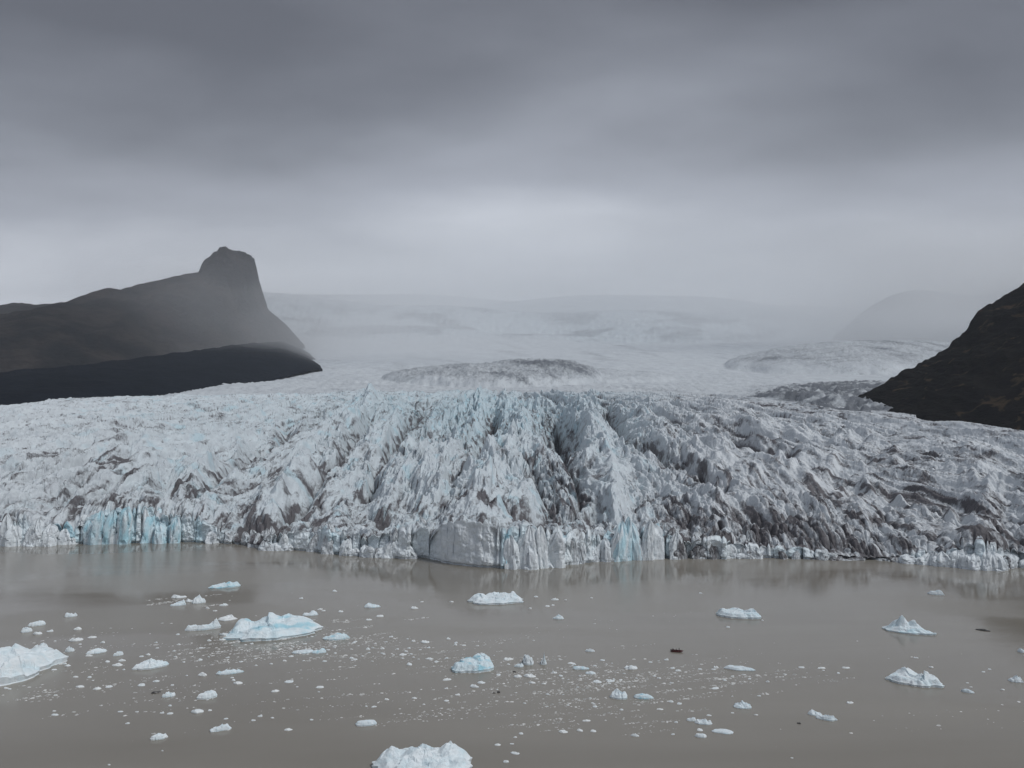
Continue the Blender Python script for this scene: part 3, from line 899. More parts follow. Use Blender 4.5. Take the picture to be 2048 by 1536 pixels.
def berg_mesh(name, wm, dm, hm, seed, peaks=None, rings=20, segs=64, blue=0.1, dirt=0.0, base=0.30, rugged=1.0, steep=0.80, mat=None):
    """a floating block: uneven footprint, steep broken sides, humps at the given places.
    peaks: (u, v, h, r): place across / in depth (-1..1), height as a share of hm, radius as a share of the half width"""
    rs = np.random.RandomState(seed)
    peaks = peaks or [(rs.uniform(-.5, .5), rs.uniform(-.3, .4), 1.0, rs.uniform(.4, .7)), (rs.uniform(-.7, .7), rs.uniform(-.4, .4), rs.uniform(.4, .8), .35)]
    ro = np.linspace(0.0, 1.0, rings) ** 0.85
    fi = np.linspace(0, 2 * np.pi, segs, endpoint=False)
    RO, FI = np.meshgrid(ro, fi, indexing='ij')
    cx, cy = np.cos(FI), np.sin(FI)
    out = 0.90 + 0.26 * fbm(cx * 1.3 + seed * 3.1, cy * 1.3 + 7.7, 3, seed) + 0.10 * pn(cx * 5 + seed, cy * 5, seed + 3)
    U, Vv = RO * cx * out, RO * cy * out
    sc_ = max(wm, 3.0)
    base = 0.12 + 0.88 * base
    H = base * np.ones_like(U) * (1 - 0.25 * RO ** 2)
    for (pu, pv, h_, r_) in peaks:
        q = ((U - pu) / r_) ** 2 + ((Vv - pv) / (r_ * 1.25)) ** 2
        H = np.maximum(H, base + (h_ - base) * np.exp(-(q / 1.5) ** 0.95)) if h_ > base else H
    xm, ym = U * wm / 2, Vv * dm / 2
    f1, f2, ra, rb, ox, oy = vor(xm / (sc_ * 0.13) + seed, ym / (sc_ * 0.13), seed + 9)
    g1, g2, rc, rd, px_, py_ = vor(xm / (sc_ * 0.26) + seed * 1.7, ym / (sc_ * 0.22), seed + 19)
    H = H * (1 + rugged * (0.30 * (rc - 0.5) + 0.8 * (px_ * (rd - .5) + py_ * (rc - .5)) + 0.22 * (ra - 0.5) + 0.40 * (ox * (rb - .5) + oy * (ra - .5)) + 0.34 * fbm(U * 2.6 + seed, Vv * 2.6, 4, seed + 11)))
    edge_ = 1 - sstep(steep, 1.0, RO) * 0.62
    Zt = hm * np.maximum(H, 0.06) * edge_
    # broken, slightly displaced sides
    jx = 1 + 0.04 * rugged * pn(U * 7, Vv * 7 + seed, seed + 21)
    xm, ym = xm * jx, ym * jx
    lower = np.stack([xm[-1] * 0.97, ym[-1] * 0.97, np.full(segs, 0.03 * hm)], -1)
    under = np.stack([xm[-1] * 1.02, ym[-1] * 1.02, np.full(segs, -min(1.5, 0.4 * hm))], -1)
    V = np.concatenate([np.stack([xm, ym, Zt], -1).reshape(-1, 3), lower, under])
    Q = []
    n = rings + 2
    i = np.arange(1, n - 1)[:, None] * segs
    j = np.arange(segs)[None, :]
    j2 = (j + 1) % segs
    Q = np.stack([i + j, i + segs + j, i + segs + j2, i + j2], -1).reshape(-1, 4)
    jj = np.arange(segs)
    cap = np.stack([np.zeros(segs, int), segs + jj, segs + (jj + 1) % segs, np.zeros(segs, int)], -1)
    bl = np.full(len(V), blue)
    patchy = sstep(0.12, 0.5, fbm(V[:, 0] / (sc_ * 0.22) + seed, V[:, 1] / (sc_ * 0.22) + V[:, 2] / (sc_ * 0.1), 3, seed + 31))
    bl = np.clip(bl * (0.45 + 1.5 * patchy), 0, 1)
    dt = np.clip(dirt * (0.5 + sstep(0.0, 0.4, pn(V[:, 0] / (sc_ * 0.06), V[:, 2] / (sc_ * 0.4) + seed, seed + 41))), 0, 1)
    me = bpy.data.meshes.new(name)
    faces = [tuple(f) for f in Q.tolist()] + [(0, a[1], a[2]) for a in cap.tolist()]
    # the centre ring collapses to one point
    V[:segs] = V[:segs].mean(0)
    me.from_pydata(V.tolist(), [], faces)
    for an, av in (('blue', bl), ('dirt', dt)):
        at_ = me.attributes.new(an, 'FLOAT', 'POINT')
        at_.data.foreach_set('value', np.ascontiguousarray(av, np.float32))
    me.materials.append(mat or M_BERG)
    return me


def berg(name, label, cat, px, py, wpx, hpx, seed, group=None, depth=0.5, rot=0.0, **kw):
    """px, py: middle of the front water line in the photo; wpx, hpx: its width and visible height there"""
    p = ground(px, py)
    dist = math.hypot(p[0], p[1])
    sl = math.hypot(dist, CAMZ)
    mpp = sl / F
    wm = wpx * mpp * 0.95
    dm = wm * depth
    sb, cb = CAMZ / sl, dist / sl
    hm = max((hpx * mpp - 0.60 * dm * sb) / cb, 0.09 * wm, 0.25) * 0.82
    o = bpy.data.objects.new(name, berg_mesh(name, wm, dm, hm, seed, **kw))
    link(o)
    d = np.array([p[0], p[1]]) / dist
    o.location = (p[0] + d[0] * dm * 0.5, p[1] + d[1] * dm * 0.5, 0.0)
    o.rotation_euler = (0, 0, -math.atan2(p[0], p[1]) + rot)
    return thing(o, label, cat, group)


HI = dict(rings=34, segs=110)
berg('iceberg', 'largest wide iceberg with turquoise flanks and a white hump, in brash ice', 'iceberg', 545, 1282, 184, 52, 3, depth=0.60, blue=0.42,
     peaks=[(-0.10, -0.35, 0.80, 0.30), (-0.08, 0.25, 1.0, 0.30), (-0.62, 0.25, 0.85, 0.24), (0.35, 0.25, 0.80, 0.36), (0.70, 0.0, 0.42, 0.25)], base=0.22, rugged=0.7, **HI)
berg('iceberg', 'bulky white iceberg cut by the left edge of the photo, horn at its right end', 'iceberg', -18, 1378, 225, 84, 8, depth=0.66, rot=0.42, blue=0.10,
     peaks=[(-0.35, 0.2, 0.95, 0.55), (0.10, 0.1, 0.80, 0.32), (0.80, 0.25, 0.62, 0.20), (0.45, -0.1, 0.36, 0.3)], base=0.30, rugged=0.7, **HI)
berg('iceberg', 'lumpy white iceberg cut by the bottom edge of the photo, boulder like block on top', 'iceberg', 845, 1566, 206, 72, 14, depth=0.60, blue=0.08,
     peaks=[(-0.02, 0.15, 1.0, 0.30), (0.42, 0.25, 0.86, 0.20), (-0.55, 0.35, 0.84, 0.13), (-0.3, 0.0, 0.66, 0.3), (0.86, 0.0, 0.46, 0.12), (0.62, 0.0, 0.5, 0.26)], base=0.36, rugged=1.0, **HI)
berg('iceberg', 'low white iceberg with knobs on both ends, nearest the jutting tip of the ice cliff', 'iceberg', 991, 1210, 120, 29, 21, depth=0.5, blue=0.05,
     peaks=[(-0.62, 0.0, 0.85, 0.26), (-0.10, 0.3, 1.0, 0.20), (0.25, 0.2, 0.85, 0.40), (0.60, 0.3, 0.98, 0.10)], base=0.3, rugged=0.8, **HI)
berg('iceberg', 'blue slanting iceberg with a sky blue facet at its front, middle of the lagoon', 'iceberg', 945, 1347, 94, 39, 27, depth=0.62, rot=0.25, blue=0.5,
     peaks=[(0.45, 0.2, 1.0, 0.40), (-0.1, 0.0, 0.72, 0.45), (-0.6, 0.1, 0.5, 0.35)], base=0.34, rugged=0.6, **HI)
berg('iceberg', 'white iceberg with rounded humps and a small dark notch, above and right of the boat', 'iceberg', 1478, 1238, 97, 23, 33, depth=0.42, blue=0.16,
     peaks=[(-0.7, 0.0, 0.75, 0.3), (0.0, 0.2, 1.0, 0.3), (0.55, 0.1, 0.85, 0.35)], base=0.45, rugged=0.7, **HI)
berg('iceberg', 'pointed iceberg with two sharp peaks and a turquoise hollow, far right', 'iceberg', 1814, 1268, 95, 31, 39, depth=0.42, blue=0.25,
     peaks=[(-0.16, 0.0, 1.0, 0.20), (-0.30, 0.1, 0.72, 0.22), (0.26, 0.1, 0.85, 0.20), (0.0, 0.0, 0.5, 0.5)], base=0.13, rugged=0.7, steep=0.6, **HI)
berg('iceberg', 'piled white iceberg with overlapping flat lobes, lower right of the photo', 'iceberg', 1830, 1374, 92, 29, 45, depth=0.62, blue=0.13,
     peaks=[(-0.35, 0.35, 1.0, 0.35), (0.45, 0.1, 0.95, 0.35), (-0.2, -0.3, 0.55, 0.5)], base=0.35, rugged=0.8, **HI)

GRP = 'small bergs drifting on the lagoon'
for spec in [
        ('flat blue berg with a thin tail to its left, closest to the left ice cliff', 449, 1177, 62, 13, .45, dict(blue=0.55, peaks=[(0.4, 0, 1, .5), (-.3, 0, .5, .4)])),
        ('long low white berg with a round knob at its right end, beside the largest iceberg', 404, 1261, 62, 19, .3, dict(peaks=[(0.75, 0, 1.0, .2), (-.8, 0, .55, .2)], base=.4)),
        ('white humped berg with a jagged top, alone to the right of the horned iceberg', 302, 1339, 62, 19, .5, dict(peaks=[(-.15, .1, 1, .5), (.55, .1, .7, .3)])),
        ('small rounded white berg floating just above the pack of brash, left of centre', 745, 1216, 33, 11, .45, dict(blue=.25, peaks=[(-.3, 0, 1, .4), (.5, 0, .5, .3)])),
        ('pale blue flat slab touching the right tip of the largest iceberg', 673, 1281, 56, 13, .5, dict(blue=.45, base=.6)),
        ('jagged white berg with two peaks north of the largest iceberg', 621, 1232, 34, 11, .4, dict(peaks=[(.25, 0, 1, .25), (-.5, 0, .5, .3)])),
        ('bright white berg with a notch, first of a row in the upper left drift', 398, 1207, 28, 15, .5, dict(peaks=[(-.1, 0, 1, .4)])),
        ('greenish white berg at the left of the upper left drift', 356, 1212, 28, 10, .45, {}),
        ('smooth pale slab berg below the centre left drift', 415, 1399, 38, 15, .55, dict(base=.7, rugged=.4)),
        ('lone white berg shaped like a wedge, lowest on the left', 318, 1480, 31, 11, .5, dict(base=.6, rugged=.5)),
        ('narrow tilted white berg in the lower left', 440, 1463, 39, 12, .35, dict(peaks=[(.4, 0, 1, .5)], base=.5)),
        ('smooth oval white berg alone in open water, lower centre left', 732, 1453, 46, 12, .4, dict(base=.7, rugged=.4)),
        ('white berg with a flat sloping top, left of a pale blue one', 1238, 1399, 38, 18, .6, dict(peaks=[(.1, .1, 1, .55), (.7, .1, .75, .3)], base=.45)),
        ('smooth sky blue berg shaped like a whale back', 1286, 1399, 42, 12, .45, dict(blue=.6, peaks=[(0, 0, 1, .6)], rugged=.4)),
        ('cone shaped white berg in open water, lower right of centre', 1484, 1418, 38, 16, .5, dict(blue=.2, peaks=[(-.1, 0, 1, .3), (.3, 0, .6, .5)], base=.2)),
        ('flat white berg with a low dome, right one of an overlapping pair', 1653, 1442, 39, 12, .5, dict(blue=.15, base=.5)),
        ('lumpy white berg, left one of an overlapping pair', 1630, 1432, 28, 10, .45, {}),
        ('white berg with three bumps, bottom right of a close pair', 1407, 1450, 34, 12, .45, dict(peaks=[(-.5, 0, .8, .3), (.1, 0, 1, .3), (.6, 0, .8, .3)])),
        ('small two bump white berg, left of a close pair', 1382, 1443, 19, 8, .5, {}),
        ('thin flat pale floe berg, lowest right of centre', 1445, 1468, 43, 8, .4, dict(base=.8, rugged=.3)),
        ('short flat white berg below the two bump one', 1402, 1476, 23, 8, .45, dict(base=.8, rugged=.4)),
        ('long thin curved slab of pale ice with a hooked right end', 1478, 1342, 62, 9, .35, dict(base=.7, rugged=.5)),
        ('tiny white berg far off near the right ice cliff', 1871, 1190, 28, 10, .4, dict(peaks=[(.4, 0, 1, .5), (-.3, 0, .7, .4)])),
        ('small white berg at the far right edge, lower one', 2030, 1365, 23, 11, .5, {}),
        ('white berg cut by the right edge of the photo', 2046, 1306, 16, 8, .5, {}),
        ('low white berg with a tail on its right, near the right edge', 1936, 1386, 22, 7, .4, {}),
        ('white berg shaped like a cap, alone in the open water below the knobbed iceberg', 1117, 1239, 24, 9, .45, dict(blue=.2)),
        ('small white berg with two humps above the central brash', 1180, 1304, 21, 7, .4, {}),
        ('pale blue flat berg on the edge of the central brash', 1162, 1340, 36, 7, .35, dict(blue=.4, base=.8, rugged=.3)),
        ('grey white flat berg just below the flat pale blue one', 1181, 1349, 24, 6, .4, {}),
        ('low white berg on the dark water, upper left', 142, 1234, 22, 8, .4, {}),
        ('oval white berg on the dark water, just left of the upper left one', 75, 1252, 29, 9, .4, dict(base=.7, rugged=.4)),
        ('small wedge of white ice below the oval berg, far left', 53, 1265, 19, 9, .45, {}),
        ('white ice lump with a gentle peak above the horned iceberg', 80, 1298, 24, 10, .45, {}),
        ('domed white ice lump right of the horned iceberg', 140, 1304, 15, 10, .5, {}),
        ('triangular white ice lump in the left drift', 236, 1312, 18, 9, .5, {}),
        ('pale double floe in the left drift', 193, 1308, 34, 9, .5, dict(base=.6)),
        ('pale blue floe pair below the largest iceberg, left part', 606, 1308, 43, 8, .4, dict(base=.8, rugged=.3)),
        ('blue floe joined to the right of the pale one below the largest iceberg', 639, 1307, 30, 9, .4, dict(blue=.5)),
        ('long pale floe alone below the butte reflection', 460, 1349, 50, 8, .3, dict(blue=.2, base=.8)),
        ('thin bluish floe tilted to the right, near the dark driftwood like strip', 337, 1395, 24, 9, .45, dict(blue=.2, base=.7))]:
    lab, px, py, wp, hp, dep, kw = spec
    kw.setdefault('blue', 0.08)
    sd = int(px * 7 + py) % 997
    nm = 'small_iceberg'
    berg(nm, lab, 'iceberg', px, py, wp, hp, sd, GRP, depth=dep, rings=14, segs=44, **kw)
# melting lumps with dark streaks
berg('striped_iceberg', 'round grey berg streaked with dark dust in the brash left of the boat', 'iceberg', 1056, 1331, 27, 18, 61, depth=0.7, dirt=0.55, blue=0.0, rings=16, segs=48,
     peaks=[(0, 0, 1, .7)])
berg('striped_iceberg', 'narrow dark streaked ice spire standing in the brash left of the boat', 'iceberg', 1087, 1330, 15, 22, 67, depth=0.7, dirt=0.6, blue=0.1, rings=16, segs=44,
     peaks=[(.15, 0, 1, .33), (-.4, 0, .3, .4)], base=0.1)
berg('ice_lump', 'small white ball of ice just behind the round streaked berg', 'ice lump', 1052, 1315, 10, 5, 71, depth=0.8, rings=8, segs=20)
berg('ice_lump', 'pale shelf of ice at the left foot of the round streaked berg', 'ice lump', 1038, 1335, 21, 7, 73, depth=0.5, rings=8, segs=24, base=.7)

m, t = new_mat('dirty_ice')
M_DIRTY = m
oc = t.n('ShaderNodeTexCoord').outputs['Object']
principled(t, t.mix(t.noise(oc, 1.2, 3), (0.02, 0.02, 0.022, 1), (0.07, 0.068, 0.066, 1)), 0.35, 0.5)
for lab, px, py, wp, hp in [('dark debris covered strip of ice among white floes, lower left', 312, 1387, 18, 4),
                            ('small black lump of dirty ice, centre right of the slanting blue iceberg', 997, 1386, 8, 4),
                            ('flat dark sliver beside the small black lump', 988, 1387, 7, 2),
                            ('dark dirty sliver of ice in the brash above the slanting blue iceberg', 857, 1295, 8, 2),
                            ('dark dirty ice chip below the round streaked berg', 1029, 1345, 7, 3),
                            ('dark thin streak awash in open water, far right', 1966, 1262, 24, 2),  # thin dark strip lying at the water surface
                            ('dark dirty ice chip in open water, lower right', 1598, 1448, 8, 3)]:
    berg('dirty_ice', lab, 'dirty ice', px, py, wp, hp, int(px), None, depth=0.4, rings=7, segs=20, base=.6, mat=M_DIRTY)

# ------------------------------------------------------------------ small floes, each a thing; a few shapes shared between them
def floe_mesh(seed):
    return berg_mesh('ice_floe', 2.0, 1.2, 0.42, seed, rings=5, segs=11, blue=0.08, base=0.5, rugged=1.6, mat=M_FLOE)


FLOES = [floe_mesh(500 + 7 * i) for i in range(9)]
rnd = random.Random(12)
CL = {   # place of each drift (centre and spread in the photo), how many, label
    'around': (575, 1292, 120, 20, 62, 'small white floe in the dense brash packed around the largest iceberg'),
    'left': (200, 1345, 150, 40, 60, 'small white floe in the loose drift right of the horned iceberg'),
    'streak': (800, 1312, 140, 16, 40, 'small white floe in the brash streak left of the slanting blue iceberg'),
    'middle': (1190, 1368, 140, 30, 70, 'small white floe in the wide brash drift below and left of the boat'),
    'low': (640, 1398, 200, 28, 30, 'small scattered white floe in the sparse water at lower left centre'),
    'right': (1490, 1352, 90, 16, 24, 'small white floe in the thin drift below and right of the boat')}
# floes whose place in the photo can be read one by one: (px, py, width)
KNOWN = {'left': [(155, 1259, 18), (100, 1263, 13), (75, 1268, 20), (152, 1281, 28), (185, 1275, 18), (178, 1312, 15), (244, 1322, 16), (215, 1324, 11), (235, 1331, 20),
                  (312, 1363, 16), (283, 1371, 18), (179, 1355, 10), (218, 1374, 15), (194, 1378, 18), (160, 1374, 18), (110, 1430, 15), (205, 1286, 11), (160, 1289, 7), (110, 1282, 6),
                  (296, 1310, 11), (255, 1447, 10), (218, 1530, 7), (340, 1412, 9), (340, 1428, 12), (395, 1424, 28), (274, 1424, 8), (12, 1377, 10)],
         'around': [(380, 1203, 22), (447, 1211, 18), (358, 1195, 34), (670, 1183, 12), (665, 1271, 12), (455, 1239, 44), (450, 1270, 28), (445, 1280, 17), (415, 1217, 10),
                    (430, 1222, 10), (640, 1219, 14), (647, 1222, 10), (682, 1224, 12), (602, 1197, 10)],
         'streak': [(760, 1233, 18), (738, 1240, 15), (829, 1217, 18), (859, 1318, 18), (806, 1310, 18), (850, 1285, 21), (827, 1283, 10), (765, 1307, 9), (704, 1317, 12), (819, 1330, 13),
                    (893, 1317, 10), (912, 1286, 10), (928, 1291, 10), (955, 1292, 8), (782, 1274, 11), (844, 1204, 7), (903, 1204, 11)],
         'middle': [(1143, 1327, 17), (1205, 1321, 12), (1262, 1337, 32), (1195, 1364, 22), (1222, 1363, 20), (1060, 1353, 28), (1017, 1319, 25), (1035, 1354, 20), (1173, 1442, 20),
                    (1356, 1342, 12), (1345, 1337, 12), (1318, 1357, 10), (1359, 1408, 12), (1243, 1420, 9), (1190, 1414, 11), (1160, 1462, 15), (1127, 1464, 20), (1187, 1463, 14),
                    (1270, 1472, 18), (1346, 1469, 9), (1088, 1368, 12), (1064, 1366, 18), (949, 1374, 22), (963, 1366, 18), (894, 1360, 20), (997, 1350, 12), (1400, 1339, 10),
                    (1109, 1346, 13), (1095, 1389, 10), (1320, 1419, 16), (1342, 1404, 12), (1418, 1431, 11), (1352, 1445, 9), (1400, 1461, 14)],
         'low': [(578, 1364, 20), (405, 1351, 22), (476, 1367, 22), (640, 1375, 18), (550, 1383, 18), (577, 1460, 17), (915, 1390, 12), (829, 1397, 12), (893, 1402, 12), (623, 1440, 8),
                 (520, 1433, 11), (507, 1441, 10), (545, 1436, 8), (452, 1438, 10), (995, 1490, 15), (1030, 1507, 21), (1012, 1524, 13), (1030, 1475, 9), (1042, 1468, 11), (1024, 1488, 10),
                 (748, 1414, 12), (1049, 1407, 8), (848, 1409, 7), (325, 1502, 5)],
         'right': [(1603, 1335, 15), (1643, 1337, 20), (1692, 1336, 18), (1432, 1336, 12), (1499, 1358, 8), (1427, 1339, 10), (1465, 1353, 9), (1488, 1350, 10), (1450, 1361, 9),
                   (1430, 1377, 19), (1535, 1364, 9), (1570, 1349, 9), (1647, 1341, 6), (1677, 1347, 8), (1700, 1406, 16), (1518, 1392, 8), (1512, 1430, 10), (1465, 1426, 8),
                   (1584, 1516, 6), (1832, 1316, 10), (1862, 1335, 10), (1979, 1339, 7), (1967, 1344, 7), (1935, 1366, 7), (1942, 1374, 6), (2005, 1380, 9), (1401, 1187, 8), (1456, 1255, 10),
                   (1525, 1241, 6), (1183, 1196, 7), (1072, 1194, 11), (1110, 1200, 18), (1131, 1200, 7), (1095, 1213, 12), (1106, 1211, 8), (1060, 1217, 9)]}
GN = {'around': 'floes around the largest iceberg', 'left': 'floes right of the horned iceberg', 'streak': 'floes of the middle brash streak',
      'middle': 'floes of the drift near the boat', 'low': 'sparse floes at lower left centre', 'right': 'floes right of the boat'}
FAR_LAB = 'small white floe drifting alone in open water away from the dense brash'
count = 0
for key, (cx, cy, sx, sy, n, lab) in CL.items():
    items = list(KNOWN[key])
    tries = 0
    while len(items) < n:
        items.append((rnd.gauss(cx, sx), rnd.gauss(cy, sy), rnd.uniform(5, 11)))
    for (px, py, wp) in items:
        if py < 1195 and key in ('middle', 'low'):
            continue
        p = ground(px, py)
        mpp = math.hypot(math.hypot(p[0], p[1]), CAMZ) / F
        o = bpy.data.objects.new('ice_floe', rnd.choice(FLOES))
        link(o)
        s_ = wp * mpp / 2.0 * 0.88
        o.location = (p[0], p[1], 0)
        o.rotation_euler = (0, 0, rnd.choice((0, math.pi)) + rnd.uniform(-0.35, 0.35))
        o.scale = (s_, s_ * rnd.uniform(0.8, 1.3), s_ * rnd.uniform(0.7, 1.3) * (1.0 if wp < 14 else 0.75))
        lone = abs(px - cx) > 2.6 * sx or abs(py - cy) > 2.8 * sy
        thing(o, FAR_LAB if lone else lab, 'ice floe', 'lone floes in open water' if lone else GN[key])
        count += 1

# ------------------------------------------------------------------ brash: crumbs of ice nobody could count
rs = np.random.RandomState(77)
VV, FF = [], []
base_v = np.array([[1, 0, 0], [.3, .9, 0], [-.8, .6, 0], [-.9, -.5, 0], [.2, -1, 0], [.1, .1, .55], [-.3, -.2, .5]])
base_f = [(0, 1, 5), (1, 2, 5), (2, 6, 5), (2, 3, 6), (3, 4, 6), (4, 5, 6), (4, 0, 5)]
clusters = [(575, 1290, 110, 16, 900), (700, 1262, 60, 14, 260), (800, 1310, 150, 15, 550), (1200, 1362, 150, 22, 900), (1330, 1370, 90, 22, 300), (1150, 1415, 110, 26, 420),
            (230, 1340, 170, 38, 330), (650, 1390, 220, 28, 260), (1480, 1355, 100, 16, 180), (1080, 1345, 60, 14, 160), (480, 1310, 60, 16, 160), (390, 1203, 50, 8, 120),
            (880, 1420, 170, 20, 150), (1210, 1450, 90, 10, 60), (60, 1390, 80, 18, 60), (1000, 1300, 900, 80, 260)]
for cx, cy, sx, sy, n in clusters:
    cl = rs.normal(0, 1, (max(4, n // 14), 2))
    for _ in range(int(n * 1.4)):
        c_ = cl[rs.randint(len(cl))]
        dl = 0.22 * rs.normal()
        px = cx + sx * (c_[0] + dl)
        py = cy + sy * (c_[1] + 0.06 * rs.normal()) - 0.10 * sx * dl
        if not (1186 < py < 1534) or not (-60 < px < 2100) or (px > 1720 and py < 1290):
            continue
        p = ground(px, py)
        mpp = math.hypot(math.hypot(p[0], p[1]), CAMZ) / F
        s_ = rs.choice([0.6, 1.0, 1.5, 2.1, 3.0], p=[.36, .30, .18, .11, .05]) * mpp
        a_ = rs.uniform(0, 6.28)
        ca, sa = math.cos(a_), math.sin(a_)
        v = base_v * rs.uniform(0.7, 1.3, base_v.shape)
        x = (v[:, 0] * ca - v[:, 1] * sa) * s_ * 1.25 + p[0]
        y = (v[:, 0] * sa + v[:, 1] * ca) * s_ * 1.1 + p[1]
        z = v[:, 2] * s_ * 0.6 + np.where(base_v[:, 2] == 0, -0.03, 0.02)
        off = len(VV) * 7
        VV.append(np.stack([x, y, z], -1))
        FF += [tuple(i + off for i in f) for f in base_f]
VV = np.concatenate(VV)
me = bpy.data.meshes.new('brash_ice')
me.from_pydata(VV.tolist(), [], FF)
at_ = me.attributes.new('blue', 'FLOAT', 'POINT')
m, t = new_mat('brash_crumbs')
geo = t.n('ShaderNodeNewGeometry').outputs['Position']
principled(t, t.mix(t.ramp(t.noise(geo, 0.35, 2), [(0.35, 0.0), (0.65, 1.0)]), (0.34, 0.345, 0.335, 1), (0.72, 0.73, 0.715, 1)), 0.5, 0.3)
me.materials.append(m)
brash = link(bpy.data.objects.new('brash_ice', me))
brash['kind'] = 'stuff'
brash['label'] = 'fine crumbs of brash ice strewn in drifts over the lagoon'

# ------------------------------------------------------------------ inflatable boat with people
def plain(name, col, rough=0.5):
    m, t = new_mat(name)
    oc = t.n('ShaderNodeTexCoord').outputs['Object']
    c2 = tuple(v * 0.75 for v in col)
    principled(t, t.mix(t.noise(oc, 3.0, 3), (*c2, 1), (*col, 1)), rough, 0.4)
    return m


M_RED = plain('red_rubber', (0.085, 0.010, 0.012), 0.45)
M_DARK = plain('black_rubber', (0.012, 0.012, 0.013), 0.5)
M_GREYP = plain('grey_deck', (0.10, 0.10, 0.10), 0.7)
M_SKIN = plain('skin', (0.42, 0.26, 0.20), 0.6)


def tube(pts, rad, seg=10, caps=True):
    V, Q = [], []
    pts = [Vector(p) for p in pts]
    for i, p in enumerate(pts):
        a = pts[max(i - 1, 0)]
        b = pts[min(i + 1, len(pts) - 1)]
        d = (b - a).normalized()
        up = Vector((0, 0, 1))
        s = d.cross(up)
        s = s.normalized() if s.length > 1e-4 else Vector((1, 0, 0))
        n_ = s.cross(d)
        r = rad[i] if isinstance(rad, (list, tuple)) else rad
        for k_ in range(seg):
            an = 2 * math.pi * k_ / seg
            V.append(tuple(p + s * (r * math.cos(an)) + n_ * (r * math.sin(an))))
    for i in range(len(pts) - 1):
        for k_ in range(seg):
            Q.append((i * seg + k_, i * seg + (k_ + 1) % seg, (i + 1) * seg + (k_ + 1) % seg, (i + 1) * seg + k_))
    if caps:
        Q.append(tuple(range(seg))[::-1])
        Q.append(tuple((len(pts) - 1) * seg + k_ for k_ in range(seg)))
    return V, Q


def part(name, V, Q, mat, parent, smooth=True):
    me = bpy.data.meshes.new(name)
    me.from_pydata([tuple(v) for v in V], [], Q)
    me.polygons.foreach_set('use_smooth', [smooth] * len(me.polygons))
    me.materials.append(mat)
    me.update()
    return link(bpy.data.objects.new(name, me), parent)


def box(x0, x1, y0, y1, z0, z1):
    return ([(x, y, z) for z in (z0, z1) for y in (y0, y1) for x in (x0, x1)],
            [(0, 2, 3, 1), (4, 5, 7, 6), (0, 1, 5, 4), (2, 6, 7, 3), (0, 4, 6, 2), (1, 3, 7, 5)])


bp_ = ground(1353.5, 1303.5)
boat = bpy.data.objects.new('inflatable_boat', None)
link(boat)
boat.location = tuple(bp_)
boat.rotation_euler = (0, 0, math.radians(-16))
thing(boat, 'dark red inflatable boat with people aboard, alone in open water', 'boat')
path = [(-2.75, 0.92, .36), (-1.2, 0.95, .36), (0.6, 0.92, .38), (1.6, 0.74, .44), (2.3, 0.42, .54), (2.65, 0.0, .60), (2.3, -0.42, .54), (1.6, -0.74, .44), (0.6, -0.92, .38),
        (-1.2, -0.95, .36), (-2.75, -0.92, .36)]
V, Q = tube(path, [.15, .27, .27, .27, .26, .25, .26, .27, .27, .27, .15], 12)
hull = part('tube_hull', V, Q, M_RED, boat)
for sgn in (1, -1):
    V, Q = tube([(x, y * sgn + 0.235 * sgn, z + 0.10) for (x, y, z) in path[1:4]], 0.03, 6)
    part('grab_line', V, Q, M_DARK, hull)
V = [(-2.4, -.8, .16), (1.5, -.62, .20), (2.3, 0, .30), (1.5, .62, .20), (-2.4, .8, .16), (-2.3, 0, -.12), (1.6, 0, -.05)]
part('floor', V, [(0, 1, 6, 5), (5, 6, 3, 4), (1, 2, 6), (6, 2, 3), (0, 5, 4), (0, 4, 3, 2, 1)], M_GREYP, boat, False)
part('transom', *box(-2.46, -2.38, -.72, .72, .05, .62), M_DARK, boat, False)
V, Q = box(-2.78, -2.50, -.16, .16, .55, 1.02)
motor = part('outboard_motor', V, Q, M_DARK, boat, False)
part('motor_leg', *box(-2.72, -2.58, -.06, .06, -.45, .56), M_DARK, motor, False)
V, Q = tube([(-2.5, 0, .80), (-1.9, .12, .86)], 0.025, 6)
part('tiller', V, Q, M_DARK, motor)
for sx in (-1.5, -0.3, 0.9):
    part('bench', *box(sx - .16, sx + .16, -.66, .66, .42, .50), M_GREYP, boat, False)


